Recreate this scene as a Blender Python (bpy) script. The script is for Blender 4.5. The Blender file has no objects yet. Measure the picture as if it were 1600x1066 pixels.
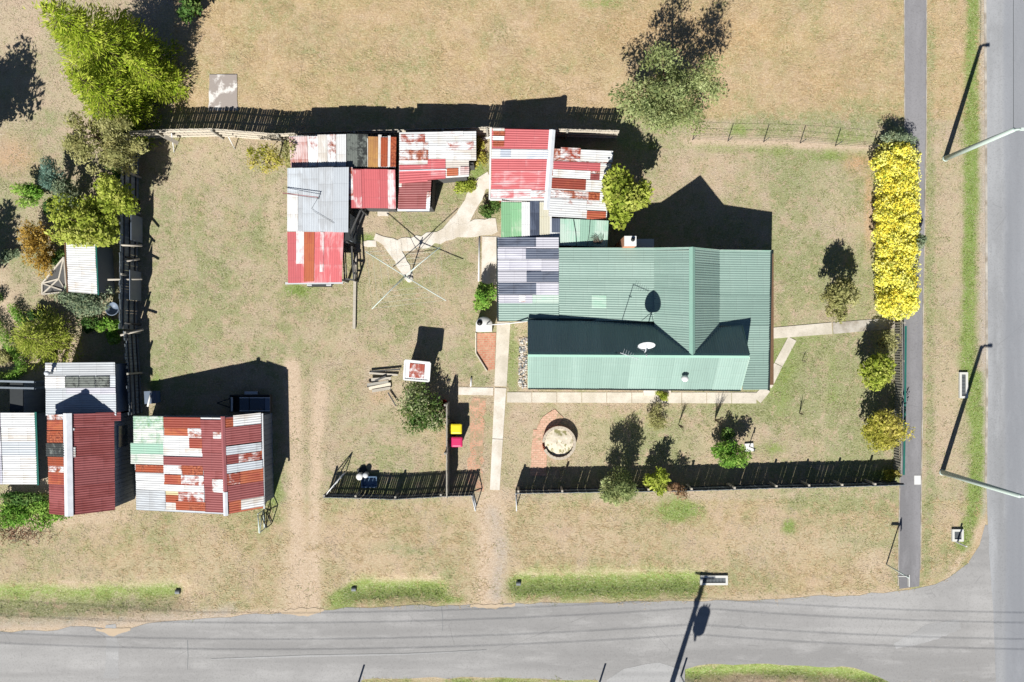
import bpy, math, random
import numpy as np
from mathutils import Vector, Matrix
random.seed(11); RNG = np.random.default_rng(7)
scene = bpy.context.scene
COL = scene.collection
# ---- plan: the photograph looks straight down from CAMH metres; at ground level one photo pixel is S metres
S, CAMH, CX, CY = .035, 43.75, 800., 533.
def W(px, py, h=0.):
    k = S*(1-h/CAMH)
    return Vector(((px-CX)*k, (CY-py)*k, h))
U = S
# ------------------------------------------------------------------ lights, camera
EL = math.radians(43); SD = Vector((-.30, -.954, 0)).normalized()
sun_dir = Vector((SD.x*math.cos(EL), SD.y*math.cos(EL), math.sin(EL)))
sl = bpy.data.lights.new('sun', 'SUN'); sl.energy = 5.0; sl.angle = math.radians(.5); sl.color = (1, .965, .90)
so = bpy.data.objects.new('sun', sl); COL.objects.link(so)
so.rotation_euler = sun_dir.to_track_quat('Z', 'Y').to_euler(); so.location = (0, 0, 60)
wd = bpy.data.worlds.new('World'); scene.world = wd; wd.use_nodes = True
wn = wd.node_tree
sky = wn.nodes.new('ShaderNodeTexSky'); sky.sky_type = 'NISHITA'; sky.sun_disc = False
sky.sun_elevation = EL; sky.sun_rotation = math.atan2(SD.x, SD.y); sky.air_density = .5; sky.dust_density = .1
bg = wn.nodes['Background']; wn.links.new(sky.outputs[0], bg.inputs[0]); bg.inputs[1].default_value = .054
cam = bpy.data.cameras.new('camera'); co = bpy.data.objects.new('camera', cam); COL.objects.link(co)
co.location = (0, 0, CAMH); co.rotation_euler = (0, 0, 0)
cam.sensor_width = 36; cam.lens = 36*1250/1600; cam.clip_end = 2000; cam.clip_start = .5
scene.camera = co
scene.view_settings.view_transform = 'Standard'; scene.view_settings.look = 'None'
scene.view_settings.exposure = .88; scene.view_settings.gamma = 1
scene.cycles.max_bounces = 5; scene.cycles.transparent_max_bounces = 6
# ------------------------------------------------------------------ materials
def lin(c):
    c /= 255.
    return c/12.92 if c <= .04045 else ((c+.055)/1.055)**2.4
GAIN = 1.62
def A(r, g, b, k=1.):          # base colour of a surface seen as (r,g,b) when lying flat in this sunlight
    return tuple(min(.86, lin(c)/GAIN*k) for c in (r, g, b))+(1.,)
class M:
    def __init__(s, name, rough=.85, spec=.25, metal=0.):
        s.m = bpy.data.materials.new(name); s.m.use_nodes = True; s.nt = s.m.node_tree
        s.b = s.nt.nodes['Principled BSDF']; s.b.inputs['Roughness'].default_value = rough
        s.b.inputs['Specular IOR Level'].default_value = spec; s.b.inputs['Metallic'].default_value = metal
    def n(s, t, **kw):
        x = s.nt.nodes.new(t)
        for k, v in kw.items(): setattr(x, k, v)
        return x
    def set(s, sock, v):
        if hasattr(v, 'is_output'): s.nt.links.new(v, sock)
        else: sock.default_value = v
    def co(s, kind='Object'): return s.n('ShaderNodeTexCoord').outputs[kind]
    def uv(s): return s.n('ShaderNodeUVMap', uv_map='UVMap').outputs[0]
    def map(s, v, sc): 
        x = s.n('ShaderNodeMapping'); s.set(x.inputs[0], v); x.inputs['Scale'].default_value = sc; return x.outputs[0]
    def noise(s, v, scale, detail=4, rough=.6, dist=0):
        x = s.n('ShaderNodeTexNoise'); s.set(x.inputs['Vector'], v)
        x.inputs['Scale'].default_value = scale; x.inputs['Detail'].default_value = detail
        x.inputs['Roughness'].default_value = rough; x.inputs['Distortion'].default_value = dist
        return x.outputs[0]
    def ramp(s, f, stops):
        x = s.n('ShaderNodeValToRGB'); e = x.color_ramp.elements
        while len(e) < len(stops): e.new(.5)
        for q, (p, c) in zip(e, stops): q.position = p; q.color = c if hasattr(c, '__len__') else (c, c, c, 1)
        s.set(x.inputs[0], f); return x.outputs[0]
    def mix(s, f, a, b, blend='MIX'):
        x = s.n('ShaderNodeMix', data_type='RGBA', blend_type=blend)
        s.set(x.inputs[0], f); s.set(x.inputs[6], a); s.set(x.inputs[7], b); return x.outputs[2]
    def math(s, op, a, b=0., clamp=False):
        x = s.n('ShaderNodeMath', operation=op, use_clamp=clamp); s.set(x.inputs[0], a); s.set(x.inputs[1], b); return x.outputs[0]
    def attr(s, name, out='Fac'): return s.n('ShaderNodeAttribute', attribute_name=name).outputs[out]
    def step(s, v, a, b):
        x = s.n('ShaderNodeMapRange', interpolation_type='SMOOTHSTEP'); s.set(x.inputs[0], v)
        x.inputs[1].default_value = a; x.inputs[2].default_value = b; return x.outputs[0]
    def bump(s, h, strength=.3, dist=.02):
        x = s.n('ShaderNodeBump'); x.inputs['Strength'].default_value = strength; x.inputs['Distance'].default_value = dist
        s.set(x.inputs['Height'], h); s.nt.links.new(x.outputs[0], s.b.inputs['Normal'])
    def col(s, c): s.set(s.b.inputs['Base Color'], c); return s.m
    def hsv(s, c, v): 
        x = s.n('ShaderNodeHueSaturation'); s.set(x.inputs['Color'], c); s.set(x.inputs['Value'], v); return x.outputs[0]
MATS = {}
def plain(name, c, rough=.8, var=.25, scale=3., spec=.3, metal=0.):
    if name in MATS: return MATS[name]
    m = M(name, rough, spec, metal); c = A(*c)
    n = m.noise(m.co(), scale, 5, .65)
    MATS[name] = m.col(m.hsv(c, m.math('ADD', m.math('MULTIPLY', n, var*2), 1-var)))
    return MATS[name]
def sheet_mat(name, c, patch=None, amount=0., scale=1.2, streak=.22, soft=.10, var=.13, spec=.35, rough=.5, patch2=None):
    """painted or bare corrugated iron; patch = second colour coming through in worn areas drawn out along the sheet"""
    m = M(name, rough, spec)
    uv = m.uv(); st = m.map(uv, (1, streak, 1))
    col = A(*c); t = m.attr('tint')
    n1 = m.noise(st, scale*2.2, 6, .68)
    col = m.hsv(col, m.math('ADD', m.math('MULTIPLY', t, var*2), 1-var))
    col = m.mix(m.math('MULTIPLY', m.step(n1, .42, .72), .34), col, tuple(x*.72 for x in A(*c)[:3])+(1,))
    if patch:
        n2 = m.noise(st, scale, 7, .72, .4)
        w0 = m.n('ShaderNodeSeparateXYZ'); m.set(w0.inputs[0], uv)
        near = m.math('SUBTRACT', 1., m.step(m.math('FRACT', m.math('MULTIPLY', w0.outputs[1], 1/.9)), .0, .4))
        f = m.math('ADD', m.math('ADD', n2, m.math('MULTIPLY', m.math('SUBTRACT', t, .5), .2)), m.math('MULTIPLY', m.math('SUBTRACT', near, .3), .06))
        p = A(*patch)
        if patch2: p = m.mix(m.step(m.noise(uv, 9, 4, .7), .4, .62), p, A(*patch2))
        th = .75-amount*.5
        col = m.mix(m.step(f, th-soft, th+soft), col, p)
    # sheet laps and lines of fixings
    w = m.n('ShaderNodeSeparateXYZ'); m.set(w.inputs[0], uv)
    fx = m.math('FRACT', m.math('MULTIPLY', w.outputs[1], 1/.9)); lap = m.math('LESS_THAN', fx, .03)
    col = m.mix(m.math('MULTIPLY', lap, .16), col, (.05, .04, .04, 1))
    m.bump(m.noise(uv, 3., 3, .5), .25, .03)
    MATS[name] = m.col(col); return MATS[name]
RUST, RUST2 = (172, 84, 52), (128, 58, 42)
WHT = (238, 240, 241)
sheet_mat('red_iron', (212, 110, 114), (230, 178, 180), .26, 1.6)
sheet_mat('worn_red_iron', (216, 122, 126), (238, 232, 232), .56, 1.7, .3)
sheet_mat('maroon_iron', (162, 92, 92), (140, 70, 68), .45, 1.2, spec=.3)
sheet_mat('rust_iron', RUST, RUST2, .5, 1.8, patch2=(196, 112, 74))
sheet_mat('dark_rust_iron', (164, 78, 62), (192, 108, 72), .42, 1.8)
sheet_mat('white_rust_iron', WHT, (186, 108, 78), .43, 2.2, .6, patch2=RUST2)
sheet_mat('rust_white_iron', (168, 78, 58), WHT, .50, 2.3, .6)
sheet_mat('white_iron', WHT, (214, 206, 196), .4, 1.1)
sheet_mat('grey_iron', (208, 215, 222), (188, 192, 196), .42, .9)
sheet_mat('pink_iron', (226, 206, 204), (190, 128, 118), .45, 1.6)
sheet_mat('tan_iron', (196, 150, 88), (176, 128, 84), .5, 1.4)
sheet_mat('green_iron', (144, 171, 161), (155, 181, 171), .40, .9, .10, soft=.16, var=.05)
sheet_mat('pale_green_iron', (164, 204, 184), (196, 216, 204), .45, 1.2)
sheet_mat('mint_iron', (140, 192, 146), (190, 214, 184), .36, 1.5)
sheet_mat('patchy_green_iron', (230, 234, 228), (140, 182, 138), .47, 1.6, .4, patch2=(176, 204, 196))
sheet_mat('slate_iron', (98, 108, 128), (66, 74, 92), .45, 1.6)
sheet_mat('lilac_iron', (206, 206, 216), (190, 190, 202), .4, 1.)
sheet_mat('cream_iron', (226, 222, 200), (214, 200, 150), .4, 1.5)
sheet_mat('clear_sheet', (126, 132, 126), (60, 62, 60), .5, 4., 1., spec=.5, rough=.3)
sheet_mat('pale_clear_sheet', (196, 204, 216), (224, 228, 236), .5, 2., spec=.5, rough=.3)
plain('white_cap', (236, 240, 246), .5); plain('green_cap', (152, 192, 176), .5, .08); plain('maroon_cap', (172, 104, 106), .6, .15)
plain('dark_gutter', (38, 52, 52), .5); plain('teal_gutter', (40, 110, 100), .5); plain('pale_trim', (214, 218, 222), .5, .1)
plain('white_paint', (236, 236, 234), .55, .08); plain('black_plastic', (24, 26, 28), .5); plain('green_plastic', (30, 66, 44), .45)
plain('yellow_lid', (244, 224, 44), .45, .14); plain('pink_lid', (218, 48, 108), .45, .14); plain('red_plastic', (205, 40, 44), .5, .1)
plain('galv_pole', (196, 212, 204), .5, .08); plain('pale_pole', (214, 228, 222), .5, .06); plain('steel_dark', (56, 60, 62), .5)
plain('blue_tarp', (112, 142, 176), .6, .2, 8); plain('glass', (60, 78, 96), .12, .1, 3, .6); plain('blue_grey_panel', (116, 130, 150), .5, .15)
plain('cream_board', (222, 216, 200), .7, .08); plain('brick_red', (190, 110, 86), .9, .25, 9); plain('orange_render', (216, 152, 118), .9, .15, 6)
plain('twig', (96, 80, 66), .9, .3, 6); plain('bark', (98, 82, 66), .95, .35, 8); plain('dead_leaf', (140, 96, 74), .9, .35, 8)
sf_ = M('sand_fill', .95, .1); o_ = sf_.co(); MATS['sand_fill'] = sf_.col(sf_.mix(sf_.step(sf_.noise(o_, 2.6, 6, .7), .52, .6), sf_.mix(sf_.noise(o_, 9, 5, .7), A(206, 190, 160), A(246, 240, 226)), A(150, 146, 104))); plain('pale_stone', (200, 188, 170), .9, .3, 6)
plain('spilt_sand', (204, 184, 158), .95, .12, 6); plain('grate', (120, 126, 130), .5, .2, 6); plain('concrete_pit', (222, 222, 216), .8, .1, 5)
def timber(name, c, dirn=(14, 14, 1.2), var=.35):
    m = M(name, .9, .15); n = m.noise(m.map(m.co(), dirn), 1., 5, .65)
    t = m.attr('tint')
    v = m.math('ADD', m.math('ADD', m.math('MULTIPLY', n, var*2), 1-var-.12), m.math('MULTIPLY', t, .24))
    MATS[name] = m.col(m.hsv(A(*c), v)); return MATS[name]
timber('grey_timber', (172, 168, 158)); timber('dark_timber', (92, 92, 92)); timber('pale_timber', (224, 214, 196)); timber('black_timber', (140, 150, 160))
timber('brown_timber', (126, 98, 76)); timber('silver_timber', (204, 196, 182), (1.2, 14, 14))
def concrete(name, c, c2=None, joint=0.):
    m = M(name, .9, .2); o = m.co()
    n = m.noise(o, 1.1, 6, .65); f = m.noise(o, 14, 4, .7)
    col = m.mix(m.step(n, .42 if joint else .35, .50 if joint else .65), A(*c), A(*(c2 or tuple(x*.85 for x in c))))
    col = m.mix(m.math('MULTIPLY', m.step(f, .5, .72), .35), col, A(*tuple(x*.66 for x in c)))
    m.bump(f, .4, .02)
    MATS[name] = m.col(col); return MATS[name]
concrete('concrete', (228, 220, 206), (206, 198, 182)); concrete('pale_concrete', (240, 234, 224), (218, 208, 192)); concrete('grey_concrete', (206, 200, 190), (160, 150, 136))
concrete('slab_concrete', (238, 234, 230), (172, 162, 156), 1.)
def bricks(name, c1, c2, mortar, scale=1., worn=0.):
    m = M(name, .9, .15); b = m.n('ShaderNodeTexBrick'); m.set(b.inputs['Vector'], m.co())
    b.inputs['Color1'].default_value = A(*c1); b.inputs['Color2'].default_value = A(*c2); b.inputs['Mortar'].default_value = A(*mortar)
    b.inputs['Scale'].default_value = scale; b.inputs['Mortar Size'].default_value = .018; b.inputs['Brick Width'].default_value = .24; b.inputs['Row Height'].default_value = .12
    c = m.mix(m.math('MULTIPLY', m.step(m.noise(m.co(), 5, 5, .7), .4, .7), .45), b.outputs[0], A(226, 190, 164))
    if worn: c = m.mix(m.step(m.noise(m.co(), 2.2, 5, .7), .62-worn*.25, .68-worn*.25), c, A(178, 158, 128))
    MATS[name] = m.col(c); return MATS[name]
bricks('brick_paving', (204, 142, 116), (190, 120, 96), (186, 156, 130)); bricks('worn_brick_paving', (220, 168, 142), (204, 148, 122), (190, 164, 136), 1., .55)
bricks('pale_brick_paving', (230, 192, 170), (214, 164, 140), (190, 160, 134), 1., .3)
def asphalt(name, c, axis, grad=False):
    m = M(name, .92, .2); o = m.co()
    sx = (.05, 1, 1) if axis == 'x' else (1, .05, 1)
    tr = m.noise(m.map(o, sx), .55, 3, .6); big = m.noise(o, .16, 5, .6); fine = m.noise(o, 11, 5, .75); mid = m.noise(m.map(o, (.25, 1, 1) if axis == 'x' else (1, .25, 1)), 1.3, 6, .7)
    col = m.mix(m.step(tr, .34, .66), A(*tuple(x*.90 for x in c)), A(*tuple(min(255, x*1.06) for x in c)))
    col = m.mix(m.math('MULTIPLY', m.step(big, .42, .62), .6), col, A(*tuple(x*.90 for x in c)))
    col = m.mix(m.math('MULTIPLY', m.step(mid, .48, .72), .5), col, A(*tuple(min(255, x*1.12) for x in c)))
    col = m.mix(m.math('MULTIPLY', m.step(fine, .48, .68), .34), col, A(*tuple(x*.70 for x in c)))
    v = m.n('ShaderNodeTexVoronoi', feature='DISTANCE_TO_EDGE'); m.set(v.inputs['Vector'], m.mix(.12, o, m.n('ShaderNodeTexNoise').outputs['Color'])); v.inputs['Scale'].default_value = .22
    col = m.mix(m.math('MULTIPLY', m.math('MULTIPLY', m.math('LESS_THAN', v.outputs[0], .003), m.step(m.noise(o, .35, 2), .55, .6)), .22), col, A(90, 90, 92))
    if grad:
        sx_ = m.n('ShaderNodeSeparateXYZ'); m.set(sx_.inputs[0], o); wob_ = m.math('ADD', sx_.outputs[0], m.math('MULTIPLY', m.math('SUBTRACT', tr, .5), .8))
        col = m.mix(m.math('MULTIPLY', m.step(wob_, -3.45, -3.1), .55), col, A(142, 146, 154)); col = m.mix(m.math('MULTIPLY', m.step(wob_, -4.0, -4.35), .5), col, A(186, 186, 184))
    sp = m.noise(o, 3.1, 2, .5); col = m.mix(m.step(sp, .80, .83), col, A(232, 230, 224))
    m.bump(fine, .5, .01)
    MATS[name] = m.col(col); return MATS[name]
asphalt('side_asphalt', (171, 170, 169), 'x'); asphalt('main_asphalt', (166, 168, 171), 'y', True); asphalt('path_asphalt', (146, 145, 148), 'y'); asphalt('apron_asphalt', (178, 178, 178), 'x')
def leaf_mat(name, dark, mid, light, trans=.42):
    m = M(name, .75, .2); t = m.attr('tint')
    k = 1.5 if 'yellow_leaf' == name else 1. if 'blade' in name else 1.28
    c = m.ramp(t, [(0., A(*dark, k)), (.5, A(*mid, k)), (1., A(*light, k))])
    if 'blade' not in name and name != 'yellow_leaf': c = m.mix(m.math('MULTIPLY', m.step(m.noise(m.co(), 1.7, 4, .6), .46, .72), .45), c, A(172, 154, 96, k*.8))
    m.col(c)
    tr = m.n('ShaderNodeBsdfTranslucent'); m.set(tr.inputs[0], c); mx = m.n('ShaderNodeMixShader'); mx.inputs[0].default_value = trans
    out = m.nt.nodes['Material Output']
    mx.inputs[0].default_value = .06 if 'blade' in name else trans
    m.nt.links.new(m.b.outputs[0], mx.inputs[1]); m.nt.links.new(tr.outputs[0], mx.inputs[2]); m.nt.links.new(mx.outputs[0], out.inputs[0])
    MATS[name] = m.m; return m.m
leaf_mat('lime_conifer', (74, 104, 28), (166, 190, 48), (220, 228, 100)); leaf_mat('olive_leaf', (122, 126, 76), (172, 172, 110), (206, 202, 148))
leaf_mat('sage_leaf', (98, 114, 70), (154, 168, 108), (202, 210, 154)); leaf_mat('bright_leaf', (74, 124, 38), (128, 178, 68), (186, 212, 112))
leaf_mat('deep_leaf', (44, 78, 34), (78, 118, 54), (134, 166, 88)); leaf_mat('yellow_green_leaf', (112, 134, 40), (170, 186, 70), (214, 218, 118))
leaf_mat('yellow_leaf', (238, 214, 72), (252, 238, 100), (255, 249, 165), .4); leaf_mat('blue_leaf', (70, 104, 96), (108, 146, 132), (150, 182, 168))
leaf_mat('rusty_leaf', (128, 98, 34), (182, 146, 60), (214, 184, 100)); leaf_mat('grey_leaf', (92, 112, 92), (144, 164, 130), (190, 202, 172))
leaf_mat('brown_leaf', (120, 92, 70), (158, 124, 96), (188, 158, 124)); leaf_mat('flower_leaf', (62, 94, 44), (100, 130, 62), (222, 220, 180)); leaf_mat('gold_leaf', (128, 140, 46), (192, 188, 80), (226, 210, 124))
leaf_mat('dry_blade', (176, 156, 130), (206, 188, 162), (234, 220, 198), .3); leaf_mat('green_blade', (112, 124, 70), (144, 152, 92), (176, 180, 122), .3); leaf_mat('lush_blade', (88, 120, 46), (132, 152, 70), (184, 186, 118), .3)
leaf_mat('straw_blade', (186, 158, 116), (212, 186, 144), (230, 212, 176), .3)
def ground_mat():
    m = M('ground_cover', .97, .08); o = m.co()
    cv = m.n('ShaderNodeSeparateColor'); m.set(cv.inputs[0], m.attr('cover', 'Color'))
    c2 = m.n('ShaderNodeSeparateColor'); m.set(c2.inputs[0], m.attr('cover_more', 'Color'))
    n_huge = m.noise(o, .09, 4, .6); n_big = m.noise(o, .34, 5, .62, .3); n_mid = m.noise(o, 1.5, 6, .66, .4); n_fine = m.noise(o, 6.5, 6, .72, .5); n_str = m.noise(m.map(o, (1, 2.2, 1)), 9.5, 5, .72, .5); n_grn = m.noise(o, 30, 3, .7)
    sp = lambda *q: m.math('DIVIDE', q[0], 1.) if len(q) == 1 else m.math('DIVIDE', m.math('ADD', q[0], q[1] if len(q) == 2 else m.math('ADD', q[1], q[2])), float(len(q)))
    # blend weight: the mapped amount, frayed by noise so that every patch thins out into its surroundings
    def w(amount, n, k=1.6, fray=1.5):
        return m.math('MULTIPLY', m.math('MULTIPLY', amount, k), m.math('ADD', .42, m.math('MULTIPLY', m.math('SUBTRACT', n, .42), fray*1.6)), True)
    base = m.mix(m.step(n_mid, .34, .68), A(188, 165, 142), A(220, 199, 178))
    base = m.mix(m.math('MULTIPLY', m.step(n_big, .38, .62), .6), base, A(206, 184, 164))
    base = m.mix(m.math('MULTIPLY', m.step(n_huge, .42, .58), .35), base, A(212, 186, 164))
    straw = m.mix(n_str, A(194, 156, 106), A(232, 202, 152))
    base = m.mix(w(c2.outputs[0], sp(n_big, n_mid), 1.8), base, straw)
    grn = m.mix(n_fine, A(110, 134, 76), A(158, 172, 114))
    base = m.mix(m.math('MULTIPLY', w(cv.outputs[0], sp(n_mid, n_mid, n_fine), 1.7, 5.2), .85), base, grn)
    org = m.mix(n_fine, A(200, 146, 104), A(220, 178, 142))
    base = m.mix(w(c2.outputs[2], sp(n_mid, n_fine), 1.5), base, org)
    dirt = m.mix(n_fine, A(200, 172, 144), A(236, 216, 194))
    base = m.mix(w(cv.outputs[2], sp(n_mid, n_fine), 2.0, 1.2), base, dirt)
    grav = m.mix(n_grn, A(160, 154, 150), A(206, 198, 190))
    base = m.mix(w(c2.outputs[1], sp(n_mid, n_fine), 2.0, 1.2), base, grav)
    lush = m.mix(m.math('MULTIPLY', n_mid, 1.), A(70, 128, 30), A(146, 180, 70)); lush = m.mix(m.math('MULTIPLY', m.step(n_fine, .45, .7), .5), lush, A(150, 146, 92))
    base = m.mix(w(cv.outputs[1], sp(n_mid, n_fine), 2.5, 1.6), base, lush)
    base = m.mix(m.math('MULTIPLY', m.step(n_str, .46, .74), .30), base, A(156, 138, 108))
    base = m.mix(m.math('MULTIPLY', m.step(n_grn, .44, .68), .55), base, A(136, 122, 98))
    base = m.mix(m.math('MULTIPLY', m.step(n_grn, .5, .28), .5), base, A(240, 230, 208))
    base = m.mix(m.step(m.noise(o, 2.3, 2, .5), .80, .82), base, A(232, 226, 216))
    n_tex = m.noise(m.map(o, (1, 1.5, 1)), 11, 4, .75, .3)
    base = m.mix(m.math('MULTIPLY', m.step(n_tex, .50, .66), .42), base, A(148, 132, 104))
    base = m.mix(m.math('MULTIPLY', m.step(n_tex, .48, .34), .40), base, A(240, 226, 204))
    base = m.mix(m.math('MULTIPLY', m.step(n_mid, .54, .70), .22), base, A(166, 148, 122))
    n_sw = m.noise(m.map(o, (1, 2.8, 1)), 4.6, 6, .74, .8)
    base = m.mix(m.math('MULTIPLY', m.math('MULTIPLY', m.step(n_sw, .50, .64), c2.outputs[0]), .75), base, A(160, 130, 92))
    base = m.mix(m.math('MULTIPLY', m.math('MULTIPLY', m.step(n_sw, .47, .36), c2.outputs[0]), .6), base, A(240, 220, 182))
    m.bump(m.math('ADD', m.math('MULTIPLY', n_fine, .7), m.math('MULTIPLY', n_grn, .3)), .4, .06)
    MATS['ground_cover'] = m.col(base)
ground_mat()
# ------------------------------------------------------------------ mesh builder
WL = {}                                             # world place of every object made
class MB:
    def __init__(s): s.v = []; s.f = []; s.m = []; s.uv = []; s.t = []; s.sm = []; s.mats = []
    def mi(s, mat):
        if mat not in s.mats: s.mats.append(mat)
        return s.mats.index(mat)
    def add(s, vs, fs, mat, uvs=None, tint=None, smooth=False):
        o = len(s.v); s.v += [tuple(v) for v in vs]; s.uv += uvs or [(v[0], v[1]) for v in vs]
        t = random.random() if tint is None else tint; k = s.mi(mat)
        for f in fs: s.f.append(tuple(o+j for j in f)); s.m.append(k); s.t.append(t); s.sm.append(smooth)
        return s
    def box(s, c, size, mat, rz=0., top=1.):
        x, y, z = (q/2 for q in size); R = Matrix.Rotation(rz, 3, 'Z'); c = Vector(c)
        vs = [c+R@Vector((a*x*(top if d > 0 else 1), b*y*(top if d > 0 else 1), d*z)) for d in (-1, 1) for a, b in ((-1, -1), (1, -1), (1, 1), (-1, 1))]
        return s.add(vs, [(3, 2, 1, 0), (4, 5, 6, 7), (0, 1, 5, 4), (1, 2, 6, 5), (2, 3, 7, 6), (3, 0, 4, 7)], mat)
    def beam(s, p, q, w, h, mat):
        p, q = Vector(p), Vector(q); d = (q-p).normalized()
        a = d.cross(Vector((0, 0, 1))); a = a.normalized() if a.length > 1e-3 else Vector((1, 0, 0)); b = a.cross(d).normalized()
        vs = [e+a*(i*w/2)+b*(j*h/2) for e in (p, q) for i, j in ((-1, -1), (1, -1), (1, 1), (-1, 1))]
        return s.add(vs, [(0, 1, 2, 3), (7, 6, 5, 4), (4, 5, 1, 0), (5, 6, 2, 1), (6, 7, 3, 2), (7, 4, 0, 3)], mat)
    def tube(s, pts, rad, mat, n=8):
        pts = [Vector(p) for p in pts]; rad = rad if hasattr(rad, '__len__') else [rad]*len(pts); vs = []; fs = []
        for i, p in enumerate(pts):
            d = (pts[min(i+1, len(pts)-1)]-pts[max(i-1, 0)]).normalized()
            a = d.cross(Vector((.3, .1, 1))); a = a.normalized() if a.length > 1e-3 else Vector((1, 0, 0)); b = d.cross(a)
            vs += [p+a*math.cos(k*2*math.pi/n)*rad[i]+b*math.sin(k*2*math.pi/n)*rad[i] for k in range(n)]
        for i in range(len(pts)-1):
            fs += [(i*n+k, i*n+(k+1) % n, (i+1)*n+(k+1) % n, (i+1)*n+k) for k in range(n)]
        fs += [tuple(range(n-1, -1, -1)), tuple((len(pts)-1)*n+k for k in range(n))]
        return s.add(vs, fs, mat, smooth=n > 5)
    def lathe(s, c, prof, mat, n=24, sx=1., smooth=True):
        c = Vector(c); vs = []; fs = []
        for r, z in prof: vs += [c+Vector((r*sx*math.cos(k*2*math.pi/n), r*math.sin(k*2*math.pi/n), z)) for k in range(n)]
        for i in range(len(prof)-1): fs += [(i*n+k, i*n+(k+1) % n, (i+1)*n+(k+1) % n, (i+1)*n+k) for k in range(n)]
        fs += [tuple(range(n-1, -1, -1)), tuple((len(prof)-1)*n+k for k in range(n))]
        return s.add(vs, fs, mat, smooth=smooth)
    def prism(s, poly, z0, z1, mat):                # poly counter-clockwise or not, xy pairs; z1 may be a list
        n = len(poly); ar = sum(poly[i][0]*poly[(i+1) % n][1]-poly[(i+1) % n][0]*poly[i][1] for i in range(n))
        z1 = z1 if hasattr(z1, '__len__') else [z1]*n
        if ar < 0: poly = poly[::-1]; z1 = z1[::-1]
        vs = [(p[0], p[1], z0) for p in poly]+[(p[0], p[1], z) for p, z in zip(poly, z1)]
        fs = [tuple(range(n-1, -1, -1)), tuple(range(n, 2*n))]+[(i, (i+1) % n, n+(i+1) % n, n+i) for i in range(n)]
        return s.add(vs, fs, mat)
    def blob(s, c, r, mat, jit=.2, n=6):
        c = Vector(c); vs = [c+Vector((0, 0, -r[2]))]; m = 3
        for i in range(1, m+1):
            th = math.pi*i/(m+1)
            for k in range(n):
                j = 1+random.uniform(-jit, jit); ph = 2*math.pi*k/n
                vs.append(c+Vector((r[0]*math.sin(th)*math.cos(ph)*j, r[1]*math.sin(th)*math.sin(ph)*j, -r[2]*math.cos(th))))
        vs.append(c+Vector((0, 0, r[2]))); fs = [(0, 1+(k+1) % n, 1+k) for k in range(n)]
        for i in range(m-1): fs += [(1+i*n+k, 1+i*n+(k+1) % n, 1+(i+1)*n+(k+1) % n, 1+(i+1)*n+k) for k in range(n)]
        fs += [(1+(m-1)*n+k, 1+(m-1)*n+(k+1) % n, len(vs)-1) for k in range(n)]
        return s.add(vs, fs, mat)
    def build(s, name, parent=None, loc=None):
        a = np.array(s.v, dtype=float)
        if parent is not None: org = WL[parent]
        elif loc is not None: org = Vector(loc)
        else: lo, hi = a.min(0), a.max(0); org = Vector(((lo[0]+hi[0])/2, (lo[1]+hi[1])/2, lo[2]))
        a -= np.array(org)
        me = bpy.data.meshes.new(name); me.from_pydata(a.tolist(), [], s.f)
        for m in s.mats: me.materials.append(MATS[m])
        me.polygons.foreach_set('material_index', s.m); me.polygons.foreach_set('use_smooth', s.sm)
        ul = me.uv_layers.new(name='UVMap'); li = np.zeros(len(me.loops), dtype=np.int32); me.loops.foreach_get('vertex_index', li)
        ul.data.foreach_set('uv', np.array(s.uv, dtype=np.float32)[li].ravel())
        me.attributes.new('tint', 'FLOAT', 'FACE').data.foreach_set('value', np.array(s.t, dtype=np.float32))
        me.update()
        return link(name, me, parent, org)
def link(name, me, parent, org):
    o = bpy.data.objects.new(name, me); COL.objects.link(o); WL[o] = Vector(org)
    if parent is not None: o.parent = parent
    else: o.location = org
    return o
def thing(name, label, cat, loc, group=None):
    o = bpy.data.objects.new(name, None); COL.objects.link(o); o.location = loc; WL[o] = Vector(loc); o.empty_display_size = .3
    return tag(o, label, cat, group)
def tag(o, label=None, cat=None, group=None, kind=None):
    if label: o['label'] = label
    if cat: o['category'] = cat
    if group: o['group'] = group
    if kind: o['kind'] = kind
    return o
def copy_tree(o, parent=None):
    c = o.copy(); COL.objects.link(c)
    if parent is not None: c.parent = parent
    for ch in list(o.children): copy_tree(ch, c)
    return c
def np_mesh(name, co, nv, mat, tint, parent, org, smooth=False):
    """faces of nv corners each from a flat vertex array"""
    n = len(co)//nv; me = bpy.data.meshes.new(name); me.vertices.add(len(co)); me.loops.add(len(co)); me.polygons.add(n)
    me.vertices.foreach_set('co', (co-np.array(org)).astype(np.float32).ravel())
    me.loops.foreach_set('vertex_index', np.arange(len(co), dtype=np.int32))
    me.polygons.foreach_set('loop_start', np.arange(0, len(co), nv, dtype=np.int32))
    for m in (mat if isinstance(mat, (list, tuple)) else [mat]): me.materials.append(MATS[m])
    me.update(calc_edges=True)
    me.attributes.new('tint', 'FLOAT', 'FACE').data.foreach_set('value', np.clip(tint, 0, 1).astype(np.float32))
    return link(name, me, parent, org)
def leaf_cards(pts, axis, normal, length, width):
    """a pointed four-cornered leaf at every point; axis = its length direction"""
    axis = axis/np.linalg.norm(axis, axis=1, keepdims=True)
    side = np.cross(normal, axis); side /= np.linalg.norm(side, axis=1, keepdims=True)+1e-9
    L = length[:, None]; Wd = width[:, None]
    q = np.stack([pts-axis*L*.5, pts+side*Wd*.5-axis*L*.05, pts+axis*L*.5, pts-side*Wd*.5-axis*L*.05], 1)
    return q.reshape(-1, 3)
def rnd_dirs(n):
    d = RNG.normal(size=(n, 3)); return d/np.linalg.norm(d, axis=1, keepdims=True)
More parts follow.
